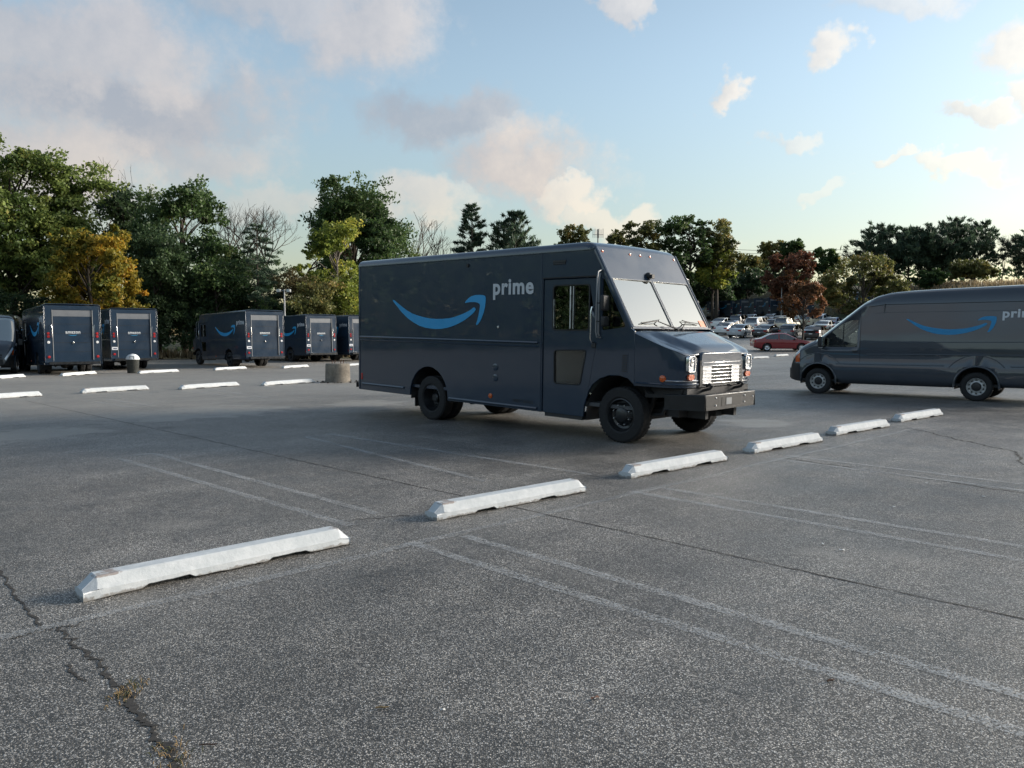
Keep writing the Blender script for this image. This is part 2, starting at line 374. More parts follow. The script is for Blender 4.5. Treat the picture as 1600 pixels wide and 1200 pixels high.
# ------------------------------------------------------------ ground
STAINS = [(*at(px, py).xy, r) for px, py, r in ((255, 650, 1.3), (345, 642, 1.5), (570, 630, 1.0), (50, 678, 1.1), (1185, 660, .8), (470, 592, 1.6))]
def ground_materials():
    # worn asphalt: pale and dark aggregate in a dark binder
    m, w, b = new_mat('asphalt')
    P = w.n('ShaderNodeTexCoord').outputs['Object']
    cell = w.n('ShaderNodeTexVoronoi'); w.put(cell.inputs['Vector'], P); cell.inputs['Scale'].default_value = 140
    rnd = w.sep(cell.outputs['Color'])[0]
    stone = w.ramp(rnd, [(0, .05), (.40, .12), (.60, .22), (.8, .36), (.93, .50), (1, .66)])
    hue = w.mix(w.sep(cell.outputs['Color'])[1], (1.1, 1., .86), (1.0, .98, .95))
    stone = w.mix(1., stone, hue, 'MULTIPLY')
    edge = w.smooth(cell.outputs['Distance'], .35, .75)
    c = w.mix(edge, stone, (.048, .046, .043))
    big = w.noise(P, .22, 5, .6); mid = w.noise(P, 1.4, 5, .65); fine = w.noise(P, 9, 4, .6)
    wear = w.m('ADD', w.smooth(big, .3, .72, .72, 1.32), w.m('ADD', w.smooth(mid, .3, .7, -.16, .16), w.smooth(fine, .3, .7, -.1, .1)))
    c = w.mix(1., c, w.comb(wear, wear, wear), 'MULTIPLY')
    drip = w.m('ADD', w.vor(P, .55), w.m('MULTIPLY', w.m('SUBTRACT', fine, .5), .10))
    c = w.mix(w.smooth(drip, .05, .13, .5, 0), c, (.03, .029, .028))                    # oil drips
    rot = w.n('ShaderNodeVectorRotate', rotation_type='Z_AXIS'); w.put(rot.inputs['Vector'], P); rot.inputs['Angle'].default_value = R_(-46)
    rut = w.noise(w.vm('MULTIPLY', rot.outputs[0], (.09, 1.3, 1.)), 1., 5, .65)
    c = w.mix(1., c, w.ramp(rut, [(.3, .8), (.5, 1.), (.68, 1.22)]), 'MULTIPLY')             # lanes worn by tyres
    dust = w.smooth(w.noise(P, .55, 6, .68), .54, .74, 0, .5)
    aisle = w.vm('DOT_PRODUCT', P, (-.693, .721, 0)); av = w.t.nodes[-1].outputs['Value']          # bays beyond the second row are older and dustier
    old = w.m('MULTIPLY', w.smooth(w.m('ADD', av, w.m('MULTIPLY', big, 9.)), 18., 26.), .55)
    for (sx, sy, ra) in STAINS:                                                        # pale spill marks
        dv = w.n('ShaderNodeVectorMath', operation='DISTANCE'); w.put(dv.inputs[0], P); dv.inputs[1].default_value = (sx, sy, 0)
        old = w.m('MAXIMUM', old, w.smooth(w.m('ADD', dv.outputs['Value'], w.m('MULTIPLY', w.m('SUBTRACT', mid, .5), ra*2.2)), ra*.6, ra*1.1, .75, 0.))
    dust = w.m('MAXIMUM', dust, old)
    c = w.mix(dust, c, (.30, .28, .25))
    c = w.mix(w.m('MULTIPLY', w.smooth(w.vor(w.vm('ADD', P, w.noise(P, 3, 4, .6, out=1)), 1.1, 'DISTANCE_TO_EDGE'), .0, .012, 1., 0.), w.smooth(w.noise(P, .3, 3, .5), .56, .66, 0, .6)), c, (.05, .047, .043))   # hairline cracking in tired patches
    w.t.links.new(c, b.inputs['Base Color'])
    w.t.links.new(w.smooth(mid, .3, .7, .44, .6), b.inputs['Roughness'])
    bp = w.n('ShaderNodeBump'); bp.inputs['Strength'].default_value = .5; bp.inputs['Distance'].default_value = .005
    w.t.links.new(w.m('SUBTRACT', w.m('MULTIPLY', rnd, .5), cell.outputs['Distance']), bp.inputs['Height']); w.t.links.new(bp.outputs[0], b.inputs['Normal'])
    # faded white paint lying on the stones
    m, w, b = new_mat('worn_paint'); t = w.t
    P = w.n('ShaderNodeTexCoord').outputs['Object']
    cell = w.n('ShaderNodeTexVoronoi'); w.put(cell.inputs['Vector'], P); cell.inputs['Scale'].default_value = 105
    k = w.m('ADD', w.sep(cell.outputs['Color'])[2], w.m('MULTIPLY', w.noise(P, 2.2, 6, .7), 1.5))
    vis = w.smooth(w.m('ADD', k, w.m('MULTIPLY', w.noise(P, .7, 3, .6), .5)), 1.2, 1.8, .0, .5)
    b.inputs['Base Color'].default_value = (.52, .53, .53, 1); b.inputs['Roughness'].default_value = .6
    tr = w.n('ShaderNodeBsdfTransparent'); mx = w.n('ShaderNodeMixShader'); o = t.nodes['Material Output']
    t.links.new(vis, mx.inputs[0]); t.links.new(tr.outputs[0], mx.inputs[1]); t.links.new(b.outputs[0], mx.inputs[2]); t.links.new(mx.outputs[0], o.inputs[0])
    m2 = m.copy(); m2.name = 'faint_paint'; MATS['faint_paint'] = m2
    for nd in m2.node_tree.nodes:
        if nd.type == 'MAP_RANGE': nd.inputs[4].default_value = .30; nd.inputs[1].default_value = 1.25
    # dirt filling the cracks
    mat('crack_dirt', (.04, .036, .032), .95, var=.5, vscale=30)
    # field and verge
    m, w, b = new_mat('grass_ground')
    P = w.n('ShaderNodeTexCoord').outputs['Object']
    n = w.noise(P, .25, 7, .65); n2 = w.noise(P, 6, 5, .7)
    c = w.mix(w.smooth(n, .35, .65), (.035, .05, .018), (.09, .075, .035))
    c = w.mix(w.smooth(n2, .35, .7, 0, .6), c, (.05, .042, .02))
    w.t.links.new(c, b.inputs['Base Color']); b.inputs['Roughness'].default_value = .95
    bp = w.n('ShaderNodeBump'); bp.inputs['Strength'].default_value = .8; bp.inputs['Distance'].default_value = .1
    w.t.links.new(n2, bp.inputs['Height']); w.t.links.new(bp.outputs[0], b.inputs['Normal'])
    # white painted concrete of the parking stops
    m, w, b = new_mat('stop_concrete')
    P = w.n('ShaderNodeTexCoord').outputs['Object']
    n = w.noise(P, 7, 7, .7); n3 = w.noise(P, 26, 5, .65); x, y, z = w.sep(P)
    c = w.mix(w.smooth(n, .35, .7), (.48, .51, .525), (.60, .62, .63))
    worn = w.m('ADD', w.smooth(z, .0, .07, .34, 0), w.m('MULTIPLY', n3, .55))
    c = w.mix(w.smooth(worn, .48, .58), c, (.27, .26, .245))
    ends = w.m('MULTIPLY', w.smooth(w.m('ABSOLUTE', x), .45, .8), w.smooth(z, .11, .13))
    c = w.mix(w.smooth(w.m('MULTIPLY', ends, w.m('ADD', n, w.m('MULTIPLY', n3, .45))), .68, .8, 0, .75), c, (.2, .145, .12))
    w.t.links.new(c, b.inputs['Base Color']); b.inputs['Roughness'].default_value = .75
    bp = w.n('ShaderNodeBump'); bp.inputs['Strength'].default_value = .35; bp.inputs['Distance'].default_value = .01
    w.t.links.new(n3, bp.inputs['Height']); w.t.links.new(bp.outputs[0], b.inputs['Normal'])
ground_materials()

def sheet(name, xs, ys, dz, m, keep=None):
    xs, ys = np.array(xs), np.array(ys); nx, ny = len(xs), len(ys)
    V = np.array([(x, y, hgt(x, y)+dz) for y in ys for x in xs])
    F = [(j*nx+i, j*nx+i+1, (j+1)*nx+i+1, (j+1)*nx+i) for j in range(ny-1) for i in range(nx-1) if keep is None or keep((xs[i]+xs[i+1])/2, (ys[j]+ys[j+1])/2)]
    me = fast_mesh(name, V, F, m=m); me.polygons.foreach_set('use_smooth', [True]*len(me.polygons))
    return tag(link(name, me), kind='structure')
def grow(a, b, s0, k):
    out = [a]; s = s0
    while out[-1] < b: out.append(out[-1]+s); s *= k
    return out
XS = sorted(set([round(-v, 3) for v in grow(0, 120, 2, 1.0)] + grow(0, 120, 2, 1.0) + [-v for v in grow(122, 3000, 20, 1.4)] + grow(122, 3000, 20, 1.4)))
YS = [-v for v in grow(20, 3000, 20, 1.5)][::-1] + grow(-18, 190, 2, 1.0) + grow(194, 3500, 10, 1.35)
sheet('ground', XS, YS, -.06, 'grass_ground')
def in_lot(x, y):
    if y > 142 or x > 78+.0*y: return False
    if x < -8: return y < 61.5 + .18*(x+8) + .0 and x > -75
    if x+.3*y > 83: return False
    return y < 140
lot = sheet('parking_lot', [x for x in XS if -90 <= x <= 90], [y for y in YS if -60 <= y <= 150], 0., 'asphalt', in_lot)

# painted bay lines, thin sheets on the asphalt (each given by two points of its centre line)
def ground_strip(name, a, b, w0, m, dz=.004, seg=10, wob=0., rng=random.Random(3), ragged=0.):
    a, b = Vector((a[0], a[1], 0)), Vector((b[0], b[1], 0)); d = (b-a); n = Vector((-d.y, d.x, 0)).normalized(); V = []; F = []
    off = 0
    for i in range(seg+1):
        p = a+d*(i/seg); off = off*.75 + rng.uniform(-wob, wob)
        w1 = w0*(1+rng.uniform(-ragged, ragged)); w2 = w0*(1+rng.uniform(-ragged, ragged))
        for q in (p+n*(off-w1/2), p+n*(off+w2/2)): V.append((q.x, q.y, hgt(q.x, q.y)+dz))
    F = [(2*i, 2*i+1, 2*i+3, 2*i+2)[::-1] for i in range(seg)]
    me = fast_mesh(name, V, F, m=m); o = link(name, me, lot); return o
def P2(px, py): p = at(px, py); return (p.x, p.y)
ROWD = Vector((.721, .693, 0)).normalized()             # direction of the rows of stops
BAY = Vector((ROWD.y, -ROWD.x, 0))                       # across the bays
def hairpin(a, b, c, d2):
    for k, (p, q) in enumerate(((a, b), (c, d2))): ground_strip('painted_line', P2(*p), P2(*q), .095, 'worn_paint', .004+.001*k, 24, .004, ragged=.12)
hairpin((184, 716), (548, 822), (240, 709), (590, 803)); ground_strip('painted_line', P2(180, 715.5), P2(242, 708.5), .09, 'worn_paint', .006)
hairpin((478, 683), (760, 752), (520, 679), (925, 742)); ground_strip('painted_line', P2(476, 683.5), P2(524, 678.5), .09, 'worn_paint', .006)
hairpin((640, 848), (1660, 1164), (725, 838), (1660, 1105)); hairpin((985, 768), (1620, 880), (1030, 762), (1620, 858))
hairpin((1200, 716), (1640, 772), (1228, 712), (1640, 762)); hairpin((150, 628), (206, 637), (168, 624), (236, 634))
hairpin((300, 612), (400, 624), (330, 609), (418, 622)); hairpin((-40, 640), (14, 650), (-60, 645), (8, 653))
ground_strip('painted_line', P2(180, 637), P2(237, 633), .09, 'worn_paint', .006); ground_strip('painted_line', P2(372, 625), P2(417, 622), .09, 'worn_paint', .006)
# the long line the stops were set out along, worn almost away
ground_strip('painted_line', P2(-20, 1003), P2(1440, 668), .10, 'faint_paint', .0075, 40, .012, ragged=.35)
# seam and cracks
rs = random.Random(8)
ground_strip('crack', P2(40, 626), P2(1760, 1003), .012, 'crack_dirt', .003, 220, .008, rs, .8)
ground_strip('crack', P2(1225, 716), P2(1700, 785), .02, 'crack_dirt', .003, 90, .02, rs, .9)
ground_strip('crack', P2(1415, 668), P2(1580, 705), .03, 'crack_dirt', .003, 60, .03, rs, .9); ground_strip('crack', P2(1580, 705), P2(1640, 760), .03, 'crack_dirt', .0034, 40, .03, rs, .9)
ground_strip('crack', P2(-10, 880), P2(62, 980), .014, 'crack_dirt', .003, 40, .014, rs, .9); ground_strip('crack', P2(92, 978), P2(200, 1085), .018, 'crack_dirt', .003, 60, .02, rs, .95)
ground_strip('crack', P2(200, 1085), P2(290, 1215), .03, 'crack_dirt', .0034, 60, .014, rs, .95); ground_strip('crack', P2(100, 1040), P2(130, 1066), .012, 'crack_dirt', .003, 20, .01, rs, .9)
ground_strip('crack', P2(-20, 1004), P2(130, 972), .012, 'crack_dirt', .0036, 50, .02, rs, .95); ground_strip('crack', P2(550, 812), P2(640, 806), .012, 'crack_dirt', .003, 30, .02, rs, .9)

# ------------------------------------------------------------ parking stops
def stop_mesh(seed, L=1.93):
    """trapezoid bar with pyramid ends, drain notches underneath and a chipped lower edge"""
    rng = random.Random(seed); b = MB(); rings = []
    xs = [-L/2, -L/2+.085] + [-L/2+.085+(L-.17)*k/46 for k in range(1, 46)] + [L/2-.085, L/2]
    lift = [rng.uniform(.25, .32), rng.uniform(.1, .16)]; low = 0
    for x in xs:
        end = abs(abs(x)-L/2) < .001
        low = low*.7 + rng.uniform(0, .007); foot = .0
        if lift[1] < abs(x)/L < lift[0] and not end: foot = .022
        zb = foot + (low if not end else 0)*.8
        if end: rings.append([(x, -.090, 0), (x, -.092, .05), (x, -.088, .055), (x, -.05, .062), (x, .05, .062), (x, .088, .055), (x, .092, .05), (x, .090, 0)])
        else: rings.append([(x, -.1, zb), (x, -.098, .062), (x, -.096, .066), (x, -.058, .140), (x, .058, .140), (x, .096, .066), (x, .098, .062), (x, .1, zb)])
    m = 8; n = len(rings)-1
    b.add([p for r in rings for p in r], [(i*m+k, (i+1)*m+k, (i+1)*m+k+1, i*m+k+1) for i in range(n) for k in range(m-1)] +
          [(i*m+7, (i+1)*m+7, (i+1)*m, i*m) for i in range(n)] + [tuple(range(m))[::-1], tuple(n*m+k for k in range(m))])
    return b.mesh('parking_stop', 12)
STOPS = [stop_mesh(k) for k in range(4)]
for me in STOPS: me.materials.append(MATS['stop_concrete'])
def put_stop(a, b, label, k):
    pa, pb = at(*a), at(*b); d = pb-pa; mid = (pa+pb)/2; nrm = Vector((-d.y, d.x, 0)).normalized()
    o = link('parking_stop', STOPS[k % 4]); o.location = mid + nrm*.085; o.location.z = hgt(o.location.x, o.location.y)
    o.modifiers.new('bevel', 'BEVEL').width = .006; o.modifiers['bevel'].limit_method = 'ANGLE'; o.modifiers['bevel'].angle_limit = R_(25)
    o.rotation_euler = (0, 0, math.atan2(d.y, d.x)); o.scale = (min(1.15, max(.8, Vector((d.x, d.y)).length/1.93)), 1, 1)
    tag(o, label, 'parking stop', 'white concrete parking stops')
near = [((130, 941), (546, 851)), ((682, 814), (915, 769)), ((985, 748), (1136, 720)), ((1178, 709), (1285, 690)), ((1306, 681), (1390, 667)), ((1407, 660), (1473, 649))]
for k, ((a, b), t) in enumerate(zip(near, ['largest white concrete parking stop, nearest the camera at lower left', 'white parking stop second in the near row, after the nearest one',
        'white parking stop third in the near row, below the black truck bumper', 'white parking stop right of the big truck bumper, fourth in the near row',
        'white parking stop in front of the grey van, fifth in the near row', 'farthest small white stop of the near row, below the grey van'])): put_stop(a, b, t, k)
mid_ = [((-40, 626), (66, 619)), ((129, 615), (233, 609)), ((284, 609), (374, 603)), ((412, 603), (492, 598))]
for k, ((a, b), t) in enumerate(zip(mid_, ['white parking stop cut by the left edge of the photo, middle row', 'white parking stop in the middle row, second from the left edge',
        'white parking stop in the middle row, in front of the truck with the blue arrow', 'white parking stop in the middle row, beside the concrete post stump'])): put_stop(a, b, t, k+1)
far_ = [((-20, 593), (40, 590)), ((88, 588), (160, 584)), ((217, 584), (281, 581)), ((333, 579), (389, 576)), ((439, 576), (487, 573)), ((545, 572), (590, 570))]
for k, ((a, b), t) in enumerate(zip(far_, ['far white parking stop at the left edge of the photo, below the parked van', 'far white parking stop behind the leftmost truck, under its rear step',
        'far white parking stop just right of the domed bin', 'far white parking stop behind the rear wheels of the truck with the blue arrow',
        'far white parking stop left of the concrete post stump, in the back row', 'far white parking stop partly hidden behind the stump and the big truck'])): put_stop(a, b, t, k+2)
for a, b, t, k in (((1176, 561), (1203, 559), 'faint white stop left of the red car rear wheel, far right lot', 0), ((1209, 558), (1236, 555), 'faint white stop below the red car, beside the grey van nose', 1)): put_stop(a, b, t, k)

# ------------------------------------------------------------ the walk-in delivery truck
RAKE = Matrix.Rotation(R_(1.06), 4, 'Y')                 # the body sits a little nose-down on its wheels
HW = 1.14
SMILE = [(275,435),(290,455),(330,503),(365,536),(400,560),(435,578),(470,588),(500,592),(530,593),(565,590),(600,582),(630,571),(660,556),(690,538),(720,514),(738,496),(745,484),(741,474),(733,473),(715,487),(690,501),(660,514),(630,525),(600,532),(565,536),(530,537),(495,535),(460,529),(425,520),(390,508),(360,491),(330,469),(305,449),(284,432),(276,431)]
HEAD = [(688,445),(700,430),(712,419),(726,412),(745,408),(765,407),(782,409),(793,413),(796,424),(796,440),(793,470),(786,500),(778,524),(768,545),(758,560),(751,565),(747,561),(752,545),(760,512),(765,482),(767,463),(764,453),(752,447),(735,444),(712,445),(695,448),(689,449)]
# pixel outlines above were read off a side panel: turn them into metres (x along the panel, z up)
def panel_pt(a, b):
    u = (a-275)/(796-275); x = -1.36 + 2.77*(u*(1.0+.045) - .045*u*u); z = 2.33 - (b-435)*.00345 - (a-275)*.00005
    return (x, z)
SMILE_M = [panel_pt(*p) for p in SMILE]; HEAD_M = [panel_pt(*p) for p in HEAD]
def logo(parent, side, shift=0., scale=1., name='arrow_logo', zc=0., lift=.0):
    """side -1: right flank (reads towards the front), +1: left flank (reads towards the rear)"""
    b = MB()
    for poly in (SMILE_M, HEAD_M):
        b.plate([(p[0]*scale, p[1]*scale) for p in poly][::-1], th=.003)
    return b
def flank(b, side, x_shift=0., z_shift=0., y=HW, lift=.006):
    """(u, v) drawing in x,z put on a flank"""
    m = MB()
    for p in b.v:
        if side < 0: m.v.append(Vector((p.x + x_shift, -(y+lift)+p.y, p.z+z_shift)))
        else: m.v.append(Vector((.21-p.x + x_shift, (y+lift)-p.y, p.z+z_shift)))
    m.f = list(b.f); return m

def wheel(parent, x, side, kind, name='wheel', R=.43, W=.245, y_out=1.10, z=None):
    """wheel with its tyre and rim; origin at the hub"""
    s = side; root = MB(); z = R if z is None else z
    t = MB().lathe([(R*.60, W*.42), (R*.66, W*.49), (R*.80, W*.52), (R*.93, W*.48), (R*.985, W*.40), (R, W*.3), (R, W*.1), (R*.99, W*.09), (R*.99, W*.05), (R, W*.04), (R, -W*.04), (R*.99, -W*.05), (R*.99, -W*.09), (R, -W*.1), (R, -W*.3), (R*.985, -W*.40), (R*.93, -W*.48), (R*.66, -W*.49), (R*.60, -W*.42)], 40, 'y')
    w = t.build(name, 'rubber', parent, sharp=30); w.location = (x, s*(y_out-W/2), z)
    # the tread blocks stand proud of the tyre: ribs round the shoulder
    tr = MB()
    for k in range(44):
        a = 2*math.pi*k/44
        for e in (-1, 1):
            M = Matrix.Rotation(a, 4, 'Y'); bb = MB().box(-.016, .016, e*W*.28, e*W*.43, R*.975, R*1.006)
            bb.xf(M); tr.merge(bb)
    tag(tr.build('tread', 'rubber', w, sharp=0), kind='stuff')
    r = MB(); f = s
    if kind == 'front': prof = [(R*.61, W*.40), (R*.56, W*.44), (R*.54, W*.30), (R*.50, W*.12), (R*.42, W*.08), (R*.30, W*.24), (R*.25, W*.38), (R*.20, W*.42), (.001, W*.44)]
    elif kind == 'rear': prof = [(R*.61, W*.40), (R*.57, W*.44), (R*.54, W*.28), (R*.50, -W*.15), (R*.44, -W*.32), (R*.30, -W*.36), (R*.22, -W*.30), (R*.20, W*.05), (R*.15, W*.12), (.001, W*.12)]
    else: prof = [(R*.63, W*.40), (R*.60, W*.45), (R*.57, W*.40), (R*.54, W*.22), (R*.47, W*.20), (R*.40, W*.30), (R*.33, W*.33), (R*.30, W*.24), (.001, W*.26)]
    r.lathe([(a, b*f) for a, b in prof], 32, 'y')
    if s < 0: r.f = [q[::-1] for q in r.f]
    rim = r.build('rim', 'steel_wheel' if kind == 'van' else 'black_steel', w, sharp=30)
    g = MB(); nl, rr, yy = (8, R*.36, W*.2) if kind == 'front' else (8, R*.36, -W*.32) if kind == 'rear' else (5, R*.22, W*.27)
    if kind == 'van':
        hub = MB().lathe([(R*.30, f*W*.24), (R*.27, f*W*.36), (R*.12, f*W*.40), (.001, f*W*.40)], 24, 'y'); hub.build('hub_cap', 'hub_black', w)
        slots = MB()
        for k in range(10):
            a = 2*math.pi*k/10; M = Matrix.Rotation(a, 4, 'Y'); q = MB().box(-.02, .02, f*W*.25 - .012, f*W*.25+.012+f*.012, R*.43, R*.5); q.xf(M); slots.merge(q)
        slots.build('vent_slot', 'hub_black', w)
    for k in range(nl if kind != 'van' else 0):
        a = 2*math.pi*(k+.5)/nl
        g.lathe([(.017, f*(yy)-.0), (.017, f*(yy+W*.16)), (.010, f*(yy+W*.2)), (.001, f*(yy+W*.2))], 6, 'y', (rr*math.cos(a), 0, rr*math.sin(a)))
    if g.v: g.build('lug_nut', 'aluminium' if kind == 'front' else 'black_steel', w)
    return w

# side outline, nose to the right: cowl, arches, door notch
REAR_AX, FRONT_AX = -.17, 4.41
def arch(cx, cz, r, a0, a1, n=9): return [(cx+r*math.cos(R_(a0+(a1-a0)*k/n)), cz+r*math.sin(R_(a0+(a1-a0)*k/n))) for k in range(n+1)]
A_TOP, A_BOT = (3.862, 3.10), (4.60, 1.84)
def build_step_van():
    root = empty('delivery_truck'); RK = lambda b: b.xf(RAKE)
    def part(name, b, m, parent=root, bev=0, sharp=35, label=None): return RK(b).build(name, m, parent, bev, sharp, label)
    outline = [(-2.57, .44), (-.80, .44)] + arch(-.21, .46, .58, 181, -1, 12) + [(.37, .42), (2.80, .42), (2.80, 2.63), (3.965, 2.63), (3.965, 1.70), (3.79, .82),
               (3.88, .95), (4.02, 1.05), (4.2, 1.11), (4.4, 1.12), (4.57, 1.08), (4.69, .99), (4.665, 1.80), A_BOT, A_TOP, (-2.57, 3.10)]
    tri = round_poly([(4.045, 1.80), (4.50, 1.86), (4.075, 2.60), (4.045, 2.60)], .035)
    body = MB()
    for s in (-1, 1):
        b = MB().plate(outline, [tri], .045, (0, -HW, 0))
        body.merge(b if s < 0 else b.mirror_y())
    # rear frame with the door opening, floor, inner front wall of the load space
    body.plate([(-HW+.05, .44), (HW-.05, .44), (HW-.05, 3.12), (-HW+.05, 3.12)], [[(-.80, .62), (.80, .62), (.80, 2.93), (-.80, 2.93)]], .05, (-2.572, 0, 0), (0, -1, 0), (0, 0, 1))
    body.box(-2.5, 2.76, -HW+.06, HW-.06, .60, .66); body.box(2.66, 2.72, -HW+.06, HW-.06, .66, 3.08)
    body_o = part('cargo_body', body, 'navy_paint', bev=.006)
    # roof cap with rounded shoulders
    sec = [(-HW-.012, 3.055), (-HW-.012, 3.085)] + [(-HW+.10-.112*math.cos(R_(a)), 3.085+.108*math.sin(R_(a))) for a in (15, 35, 55, 75, 90)] + [(-.6, 3.205), (0, 3.21)]
    sec = sec + [(-y, z) for y, z in sec[:-1]][::-1]; n = len(sec); rf = MB(); st = [(-2.582, -.03), (-2.57, -.006), (-2.54, 0), (0, 0), (2.79, 0), (3.64, 0), (3.74, -.012), (3.81, -.04), (3.85, -.075), (3.872, -.118)]
    rf.add([(x, y, max(z+dz, 3.055) if z > 3.09 else z) for x, dz in st for y, z in sec], [(i*n+k, i*n+k+1, (i+1)*n+k+1, (i+1)*n+k)[::-1] for i in range(len(st)-1) for k in range(n-1)])
    roof = part('roof', rf, 'navy_paint')
    for yy in (-1.0, -.28, 0, .28, 1.0):
        part('marker_light', MB().lathe([(.028, 0), (.026, .012), (.001, .02)], 10, 'x', (3.905, yy, 3.03)), 'amber_lens', roof)
    # panel seam behind the door and moulding
    for s in (-1, 1):
        rail = MB().tube([(-2.53, s*(HW+.004), 1.578), (2.70, s*(HW+.004), 1.578)], .021, 8); rail.tube([(-2.53, s*(HW+.002), 1.512), (2.70, s*(HW+.002), 1.512)], .014, 6)
        part('belt_rail', rail, 'navy_paint')
        part('seam_cover', MB().box(2.742, 2.772, s*HW-.008, s*HW+.008, .43, 3.06), 'navy_paint', bev=.003)
        part('corner_post', MB().box(-2.585, -2.535, s*HW-.012, s*HW+.012, .45, 3.06), 'navy_paint', bev=.008)
        part('skirt_rail', MB().tube([(.42, s*(HW+.002), .47), (2.70, s*(HW+.002), .47)], .026, 8), 'navy_paint')
        part('skirt_rail', MB().tube([(-2.45, s*(HW+.002), .575), (-.98, s*(HW+.002), .575)], .024, 8), 'navy_paint')
        rv = MB()
        for zz in (3.02, 1.475, .53):
            for k in range(52):
                if zz < 1 and -.95 < -2.48+k*.1 < .5: continue
                rv.lathe([(.009, s*(HW-.002)), (.006, s*(HW+.005)), (.0005, s*(HW+.006))], 5, 'y', (-2.48+k*.1, 0, zz))
        for k in range(26): rv.lathe([(.008, s*(HW+.004)), (.005, s*(HW+.011)), (.0005, s*(HW+.012))], 5, 'y', (2.757, 0, .48+k*.1))
        tag(part('rivets', rv, 'navy_paint', body_o, sharp=0), kind='stuff')
        part('mud_flap', MB().box(-.86, -.835, s*.80-.16, s*.80+.2*s+.14, .20, .62), 'rubber')
        # wheel housings
        for cx, r, x0 in ((-.21, .60, None), (4.39, .66, None)):
            h = MB(); pts = arch(cx, .46, r, 188, -8 if cx < 1 else 38, 10)
            h.add([(p[0], s*(HW-.04), p[1]) for p in pts] + [(p[0], s*.45, p[1]) for p in pts], [(k, k+1, k+12, k+11) for k in range(10)] + [tuple(range(11, 22))]); part('wheel_housing', h, 'chassis')
        # louvre above the door and vent on the cowl
        lv = MB().box(3.01, 3.29, s*HW-.01, s*HW+.018, 2.885, 2.925); lv.box(3.02, 3.28, s*HW-.01, s*HW+.008, 2.855, 2.884); part('vent_hood', lv, 'dark_plastic', bev=.004)
        vt = MB().plate(rrect(4.44, 4.56, 1.16, 1.47, .01), th=.004, O=(0, -HW-.004, 0)); vt = vt if s < 0 else vt.mirror_y(); v_o = part('cowl_vent', vt, 'navy_paint')
        for k in range(8): part('louvre', MB().box(4.455, 4.545, s*(HW+.003), s*(HW+.012), 1.185+k*.034, 1.197+k*.034), 'seal', v_o)
        # door, set back a little, with its two windows
        w1 = round_poly([(3.0, 1.79), (3.79, 1.79), (3.79, 2.53), (3.0, 2.53)], .07); w2 = round_poly([(3.05, .91), (3.62, .92), (3.74, 1.49), (3.04, 1.47)], .06)
        dr = MB().plate([(2.812, .42), (3.69, .42), (3.705, .62), (3.77, .79), (3.952, 1.70), (3.952, 2.618), (2.812, 2.618)], [w1, w2], .04, (0, -HW+.018, 0))
        door = part('door', dr if s < 0 else dr.mirror_y(), 'navy_paint', bev=.005)
        for wv, nm in ((w1, 'window_seal'), (w2, 'window_seal')):
            cx = sum(p[0] for p in wv)/len(wv); cz = sum(p[1] for p in wv)/len(wv)
            inn = [(cx+(p[0]-cx)*.94, cz+(p[1]-cz)*.95) for p in wv]
            sl = MB().plate(wv, [inn], .03, (0, -HW+.01, 0)); part(nm, sl if s < 0 else sl.mirror_y(), 'seal', door)
            gp = MB().plate(inn, th=.006, O=(0, -HW+.028, 0)); part('door_pane', gp if s < 0 else gp.mirror_y(), 'cab_glass', door)
        part('window_divider', MB().box(3.375, 3.40, s*(HW-.03), s*(HW-.008), 1.82, 2.50), 'aluminium', door); part('window_divider', MB().box(3.44, 3.452, s*(HW-.03), s*(HW-.01), 1.82, 2.50), 'aluminium', door)
        part('window_divider', MB().box(3.022, 3.034, s*(HW-.03), s*(HW-.012), 1.82, 2.3), 'aluminium', door)
        tp = part('tri_pane', (MB().plate([(4.05, 1.81), (4.49, 1.865), (4.08, 2.59), (4.05, 2.59)], th=.006, O=(0, -HW+.02, 0)) if s < 0 else MB().plate([(4.05, 1.81), (4.49, 1.865), (4.08, 2.59), (4.05, 2.59)], th=.006, O=(0, -HW+.02, 0)).mirror_y()), 'cab_glass')
        drip = MB().box(2.79, 3.98, s*HW-.01, s*HW+.02, 2.635, 2.655); part('drip_rail', drip, 'seal', bev=.004)
        part('grab_handle', MB().tube([(3.90, s*(HW+.0), 2.18), (3.90, s*(HW+.07), 2.16), (3.89, s*(HW+.08), 2.1), (3.885, s*(HW+.08), 1.66), (3.885, s*(HW+.05), 1.62), (3.885, s*(HW-.01), 1.62)], .014, 8), 'chrome')
        part('door_latch', MB().box(3.85, 3.93, s*HW-.01, s*HW+.03, 1.53, 1.60), 'dark_plastic', bev=.008)
        # mirror bracket and the two mirror heads
        mb = MB().tube([(4.03, s*(HW), 2.74), (4.05, s*(HW+.12), 2.70), (4.055, s*(HW+.15), 2.6), (4.045, s*(HW+.15), 1.78), (4.03, s*(HW+.10), 1.70), (4.02, s*HW, 1.69)], .012, 8)
        mb.tube([(4.0, s*(HW+.005), 2.68), (4.0, s*(HW+.03), 2.62), (4.0, s*(HW+.03), 1.76), (4.0, s*(HW+.005), 1.72)], .013, 8)
        mir = part('mirror_bracket', mb, 'tail_grey')
        for z0, z1, w_ in ((2.10, 2.34, .17), (1.86, 2.02, .15)):
            lo, hi = sorted((s*(HW+.05), s*(HW+.05+w_))); part('mirror_head', MB().box(4.17, 4.23, lo, hi, z0, z1), 'dark_plastic', mir, bev=.025)
            part('mirror_stalk', MB().tube([(4.05, s*(HW+.15), (z0+z1)/2), (4.18, s*(HW+.12), (z0+z1)/2)], .01, 6), 'dark_plastic', mir)
        # marks on the flank
        part('arrow_logo', flank(logo(None, s), s), 'logo_blue')
